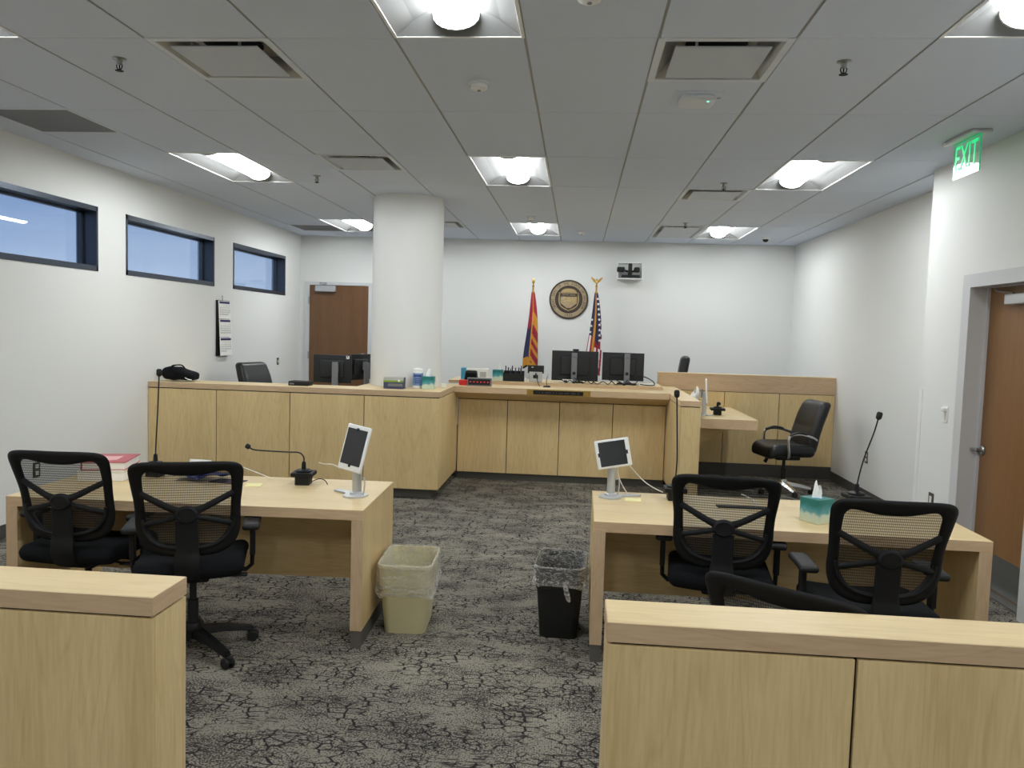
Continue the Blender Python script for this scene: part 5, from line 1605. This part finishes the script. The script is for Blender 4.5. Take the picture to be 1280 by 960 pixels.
# calendar on the left wall
t = thing('calendar', 'long white three month calendar hanging on the left wall', 'calendar', (XL, 9.02, 1.26))
m = MB(); m.box(0.003, 0.016, -0.165, 0.165, 0, 0.655); m.build('backing', 'charcoal', t, smooth=0)
def leaf(y0, y1, z0, z1):
    for k in range(3):
        zz1 = z1 - (z1 - z0) * k / 3; zz0 = z1 - (z1 - z0) * (k + 1) / 3
        b0, b1 = 0.020 + 0.028 * (z1 - zz1) / (z1 - z0), 0.020 + 0.028 * (z1 - zz0) / (z1 - z0)
        m = MB()
        A = [m.bm.verts.new(p) for p in ((b0, y0, zz1), (b0, y1, zz1), (b1, y1, zz0 + 0.004), (b1, y0, zz0 + 0.004))]
        B = [m.bm.verts.new(v.co - Vector((0.004, 0, 0))) for v in A]
        m._face(A); m._face(B)
        for q in range(4): m._face([A[q], A[(q + 1) % 4], B[(q + 1) % 4], B[q]])
        pg = m.build('month_page', 'paper', t, smooth=0)
        slope = (b1 - b0) / (zz0 - zz1)
        X = lambda z: b0 + (z - zz1) * slope + 0.0012
        m = MB(); h0, h1 = zz1 - 0.008, zz1 - 0.034
        vs = [m.bm.verts.new(p) for p in ((X(h0), y0 + 0.02, h0), (X(h0), y1 - 0.02, h0), (X(h1), y1 - 0.02, h1), (X(h1), y0 + 0.02, h1))]
        m._face(vs); bmesh.ops.solidify(m.bm, geom=m.bm.faces[:], thickness=-0.0006); m.build('month_bar', 'calpurple', pg, smooth=0)
        m = MB()
        start, dn = (3, 30), 1
        day = 1
        for row in range(6):
            for cl in range(7):
                if row == 0 and cl < (3, 5, 1)[k]: continue
                if day > (31, 30, 31)[k]: continue
                z = zz1 - 0.058 - row * 0.026; y = y0 + 0.035 + cl * (y1 - y0 - 0.07) / 6
                # local x of the text runs along +Y on a wall facing +X
                mt = Matrix.Translation((X(z) + 0.0006, y, z)) @ Matrix(((0, 0, 1, 0), (1, 0, 0, 0), (0, 1, 0, 0), (0, 0, 0, 1)))
                text_into(m, str(day), 0.022, mt, 0.0003); day += 1
        m.build('date_numbers', 'ink', pg, smooth=0)
leaf(-0.135, 0.175, 0.0, 0.65)
m = MB(); m.tube([(0.004, 0.0, 0.652), (0.006, 0.0, 0.70)], 0.004, 6); m.lathe([(0.008, 0), (0.008, 0.006), (0, 0.007)], (0.0, 0.0, 0.705), 10, 'X'); m.build('hanger', 'steel', t)


# ================================================================== WALL PLATES
def plate(name, label, cat, loc, axis, w, h, m_, inner, im, group=None):
    """axis +1: on the left wall (faces +X); -1: on a right wall (faces -X)"""
    t = thing(name, label, cat, loc, 0, group)
    s = axis
    a, b = sorted((0, s * 0.006))
    m = MB(); m.box(a, b, -w / 2, w / 2, -h / 2, h / 2, bev=0.0015); m.build('cover_plate', m_, t, smooth=0)
    for (y, z, ww, hh) in inner:
        a, b = sorted((s * 0.006, s * 0.009))
        m = MB(); m.box(a, b, y - ww / 2, y + ww / 2, z - hh / 2, z + hh / 2, bev=0.001); m.build('socket' if cat == 'outlet' else 'button', im, t, smooth=0)
    return t


duo = [(0, 0.026, 0.036, 0.032), (0, -0.026, 0.036, 0.032)]
og = 'dark wall outlets'
plate('wall_outlet', 'dark wall outlet on the left wall, seen through the far left chair', 'outlet', (XL, 5.79, 0.45), 1, 0.08, 0.12, 'outlet', duo, 'cream', og)
plate('wall_outlet', 'small dark wall outlet high on the left wall beside the back door', 'outlet', (XL, 10.77, 1.13), 1, 0.07, 0.10, 'outlet', [(0, 0, 0.03, 0.04)], 'cream', og)
plate('wall_outlet', 'dark wall outlet near the floor behind the leaning microphone', 'outlet', (XR, 8.45, 0.445), -1, 0.08, 0.12, 'outlet', duo, 'cream', og)
plate('wall_outlet', 'dark wall outlet just above the right table chair, by the door', 'outlet', (XF, 6.14, 0.465), -1, 0.08, 0.12, 'outlet', [(0, 0, 0.036, 0.07)], 'cream', og)
t = plate('occupancy_switch', 'white light switch on the wall left of the exit door', 'switch', (XF, 6.0, 1.14), -1, 0.075, 0.12, 'white', [(0, -0.005, 0.034, 0.066)], 'cream')
m = MB(); m.soft((-0.018, 0, 0.035), (0.026, 0.05, 0.03), 0.008, (1, 1, 1)); m.build('sensor', 'white', t)

# ================================================================== WORLD, CAMERA
w = bpy.data.worlds.new('World'); SC.world = w
w.use_nodes = True
nt = w.node_tree
bg = nt.nodes['Background']
tc = nt.nodes.new('ShaderNodeTexCoord')
sp = nt.nodes.new('ShaderNodeSeparateXYZ'); nt.links.new(tc.outputs['Generated'], sp.inputs[0])
cl = nt.nodes.new('ShaderNodeTexNoise'); cl.inputs['Scale'].default_value = 4; cl.inputs['Detail'].default_value = 5
mp = nt.nodes.new('ShaderNodeMapping'); mp.inputs['Scale'].default_value = (1, 1, 4); nt.links.new(tc.outputs['Generated'], mp.inputs[0]); nt.links.new(mp.outputs[0], cl.inputs['Vector'])
z = math2(nt, 'ADD', sp.outputs[2], math2(nt, 'MULTIPLY', math2(nt, 'SUBTRACT', cl.outputs['Fac'], 0.5), 0.10))
cr = nt.nodes.new('ShaderNodeValToRGB')
e = cr.color_ramp.elements
e[0].position = 0.0; e[0].color = (0.36, 0.44, 0.55, 1)
e[1].position = 1.0; e[1].color = (0.22, 0.36, 0.68, 1)
q = e.new(0.12); q.color = (0.18, 0.26, 0.41, 1)
q = e.new(0.35); q.color = (0.27, 0.36, 0.53, 1)
nt.links.new(z, cr.inputs[0])
nt.links.new(cr.outputs[0], bg.inputs[0])
bg.inputs[1].default_value = 1.0

cd = bpy.data.cameras.new('camera'); co = bpy.data.objects.new('camera', cd); COL.objects.link(co)
cd.sensor_fit = 'HORIZONTAL'; cd.sensor_width = 36.0
cd.lens = 978.9 / 1280 * 36
cd.clip_start = 0.05; cd.clip_end = 300
p_, yw, rl = -0.06717, -0.08172, -0.03049
cy_, sy_, cp_, sp_ = math.cos(yw), math.sin(yw), math.cos(p_), math.sin(p_)
fwd = Vector((sy_ * cp_, cy_ * cp_, sp_)); right = Vector((cy_, -sy_, 0)); down = -right.cross(fwd)
r2 = right * math.cos(rl) + down * math.sin(rl); d2 = -right * math.sin(rl) + down * math.cos(rl)
mw = Matrix(((r2.x, -d2.x, -fwd.x, 0), (r2.y, -d2.y, -fwd.y, 0), (r2.z, -d2.z, -fwd.z, 1.6535), (0, 0, 0, 1)))
co.matrix_world = mw
SC.camera = co

vs_ = SC.view_settings
SC.display_settings.display_device = 'sRGB'
vs_.view_transform = 'Standard'; vs_.look = 'None'; vs_.gamma = 1.0; vs_.use_curve_mapping = False
vs_.exposure = 0.62
cyc = SC.cycles
cyc.use_denoising = True
cyc.max_bounces = 10; cyc.diffuse_bounces = 6; cyc.glossy_bounces = 4; cyc.transparent_max_bounces = 16
cyc.sample_clamp_indirect = 8
cyc.caustics_reflective = False; cyc.caustics_refractive = False
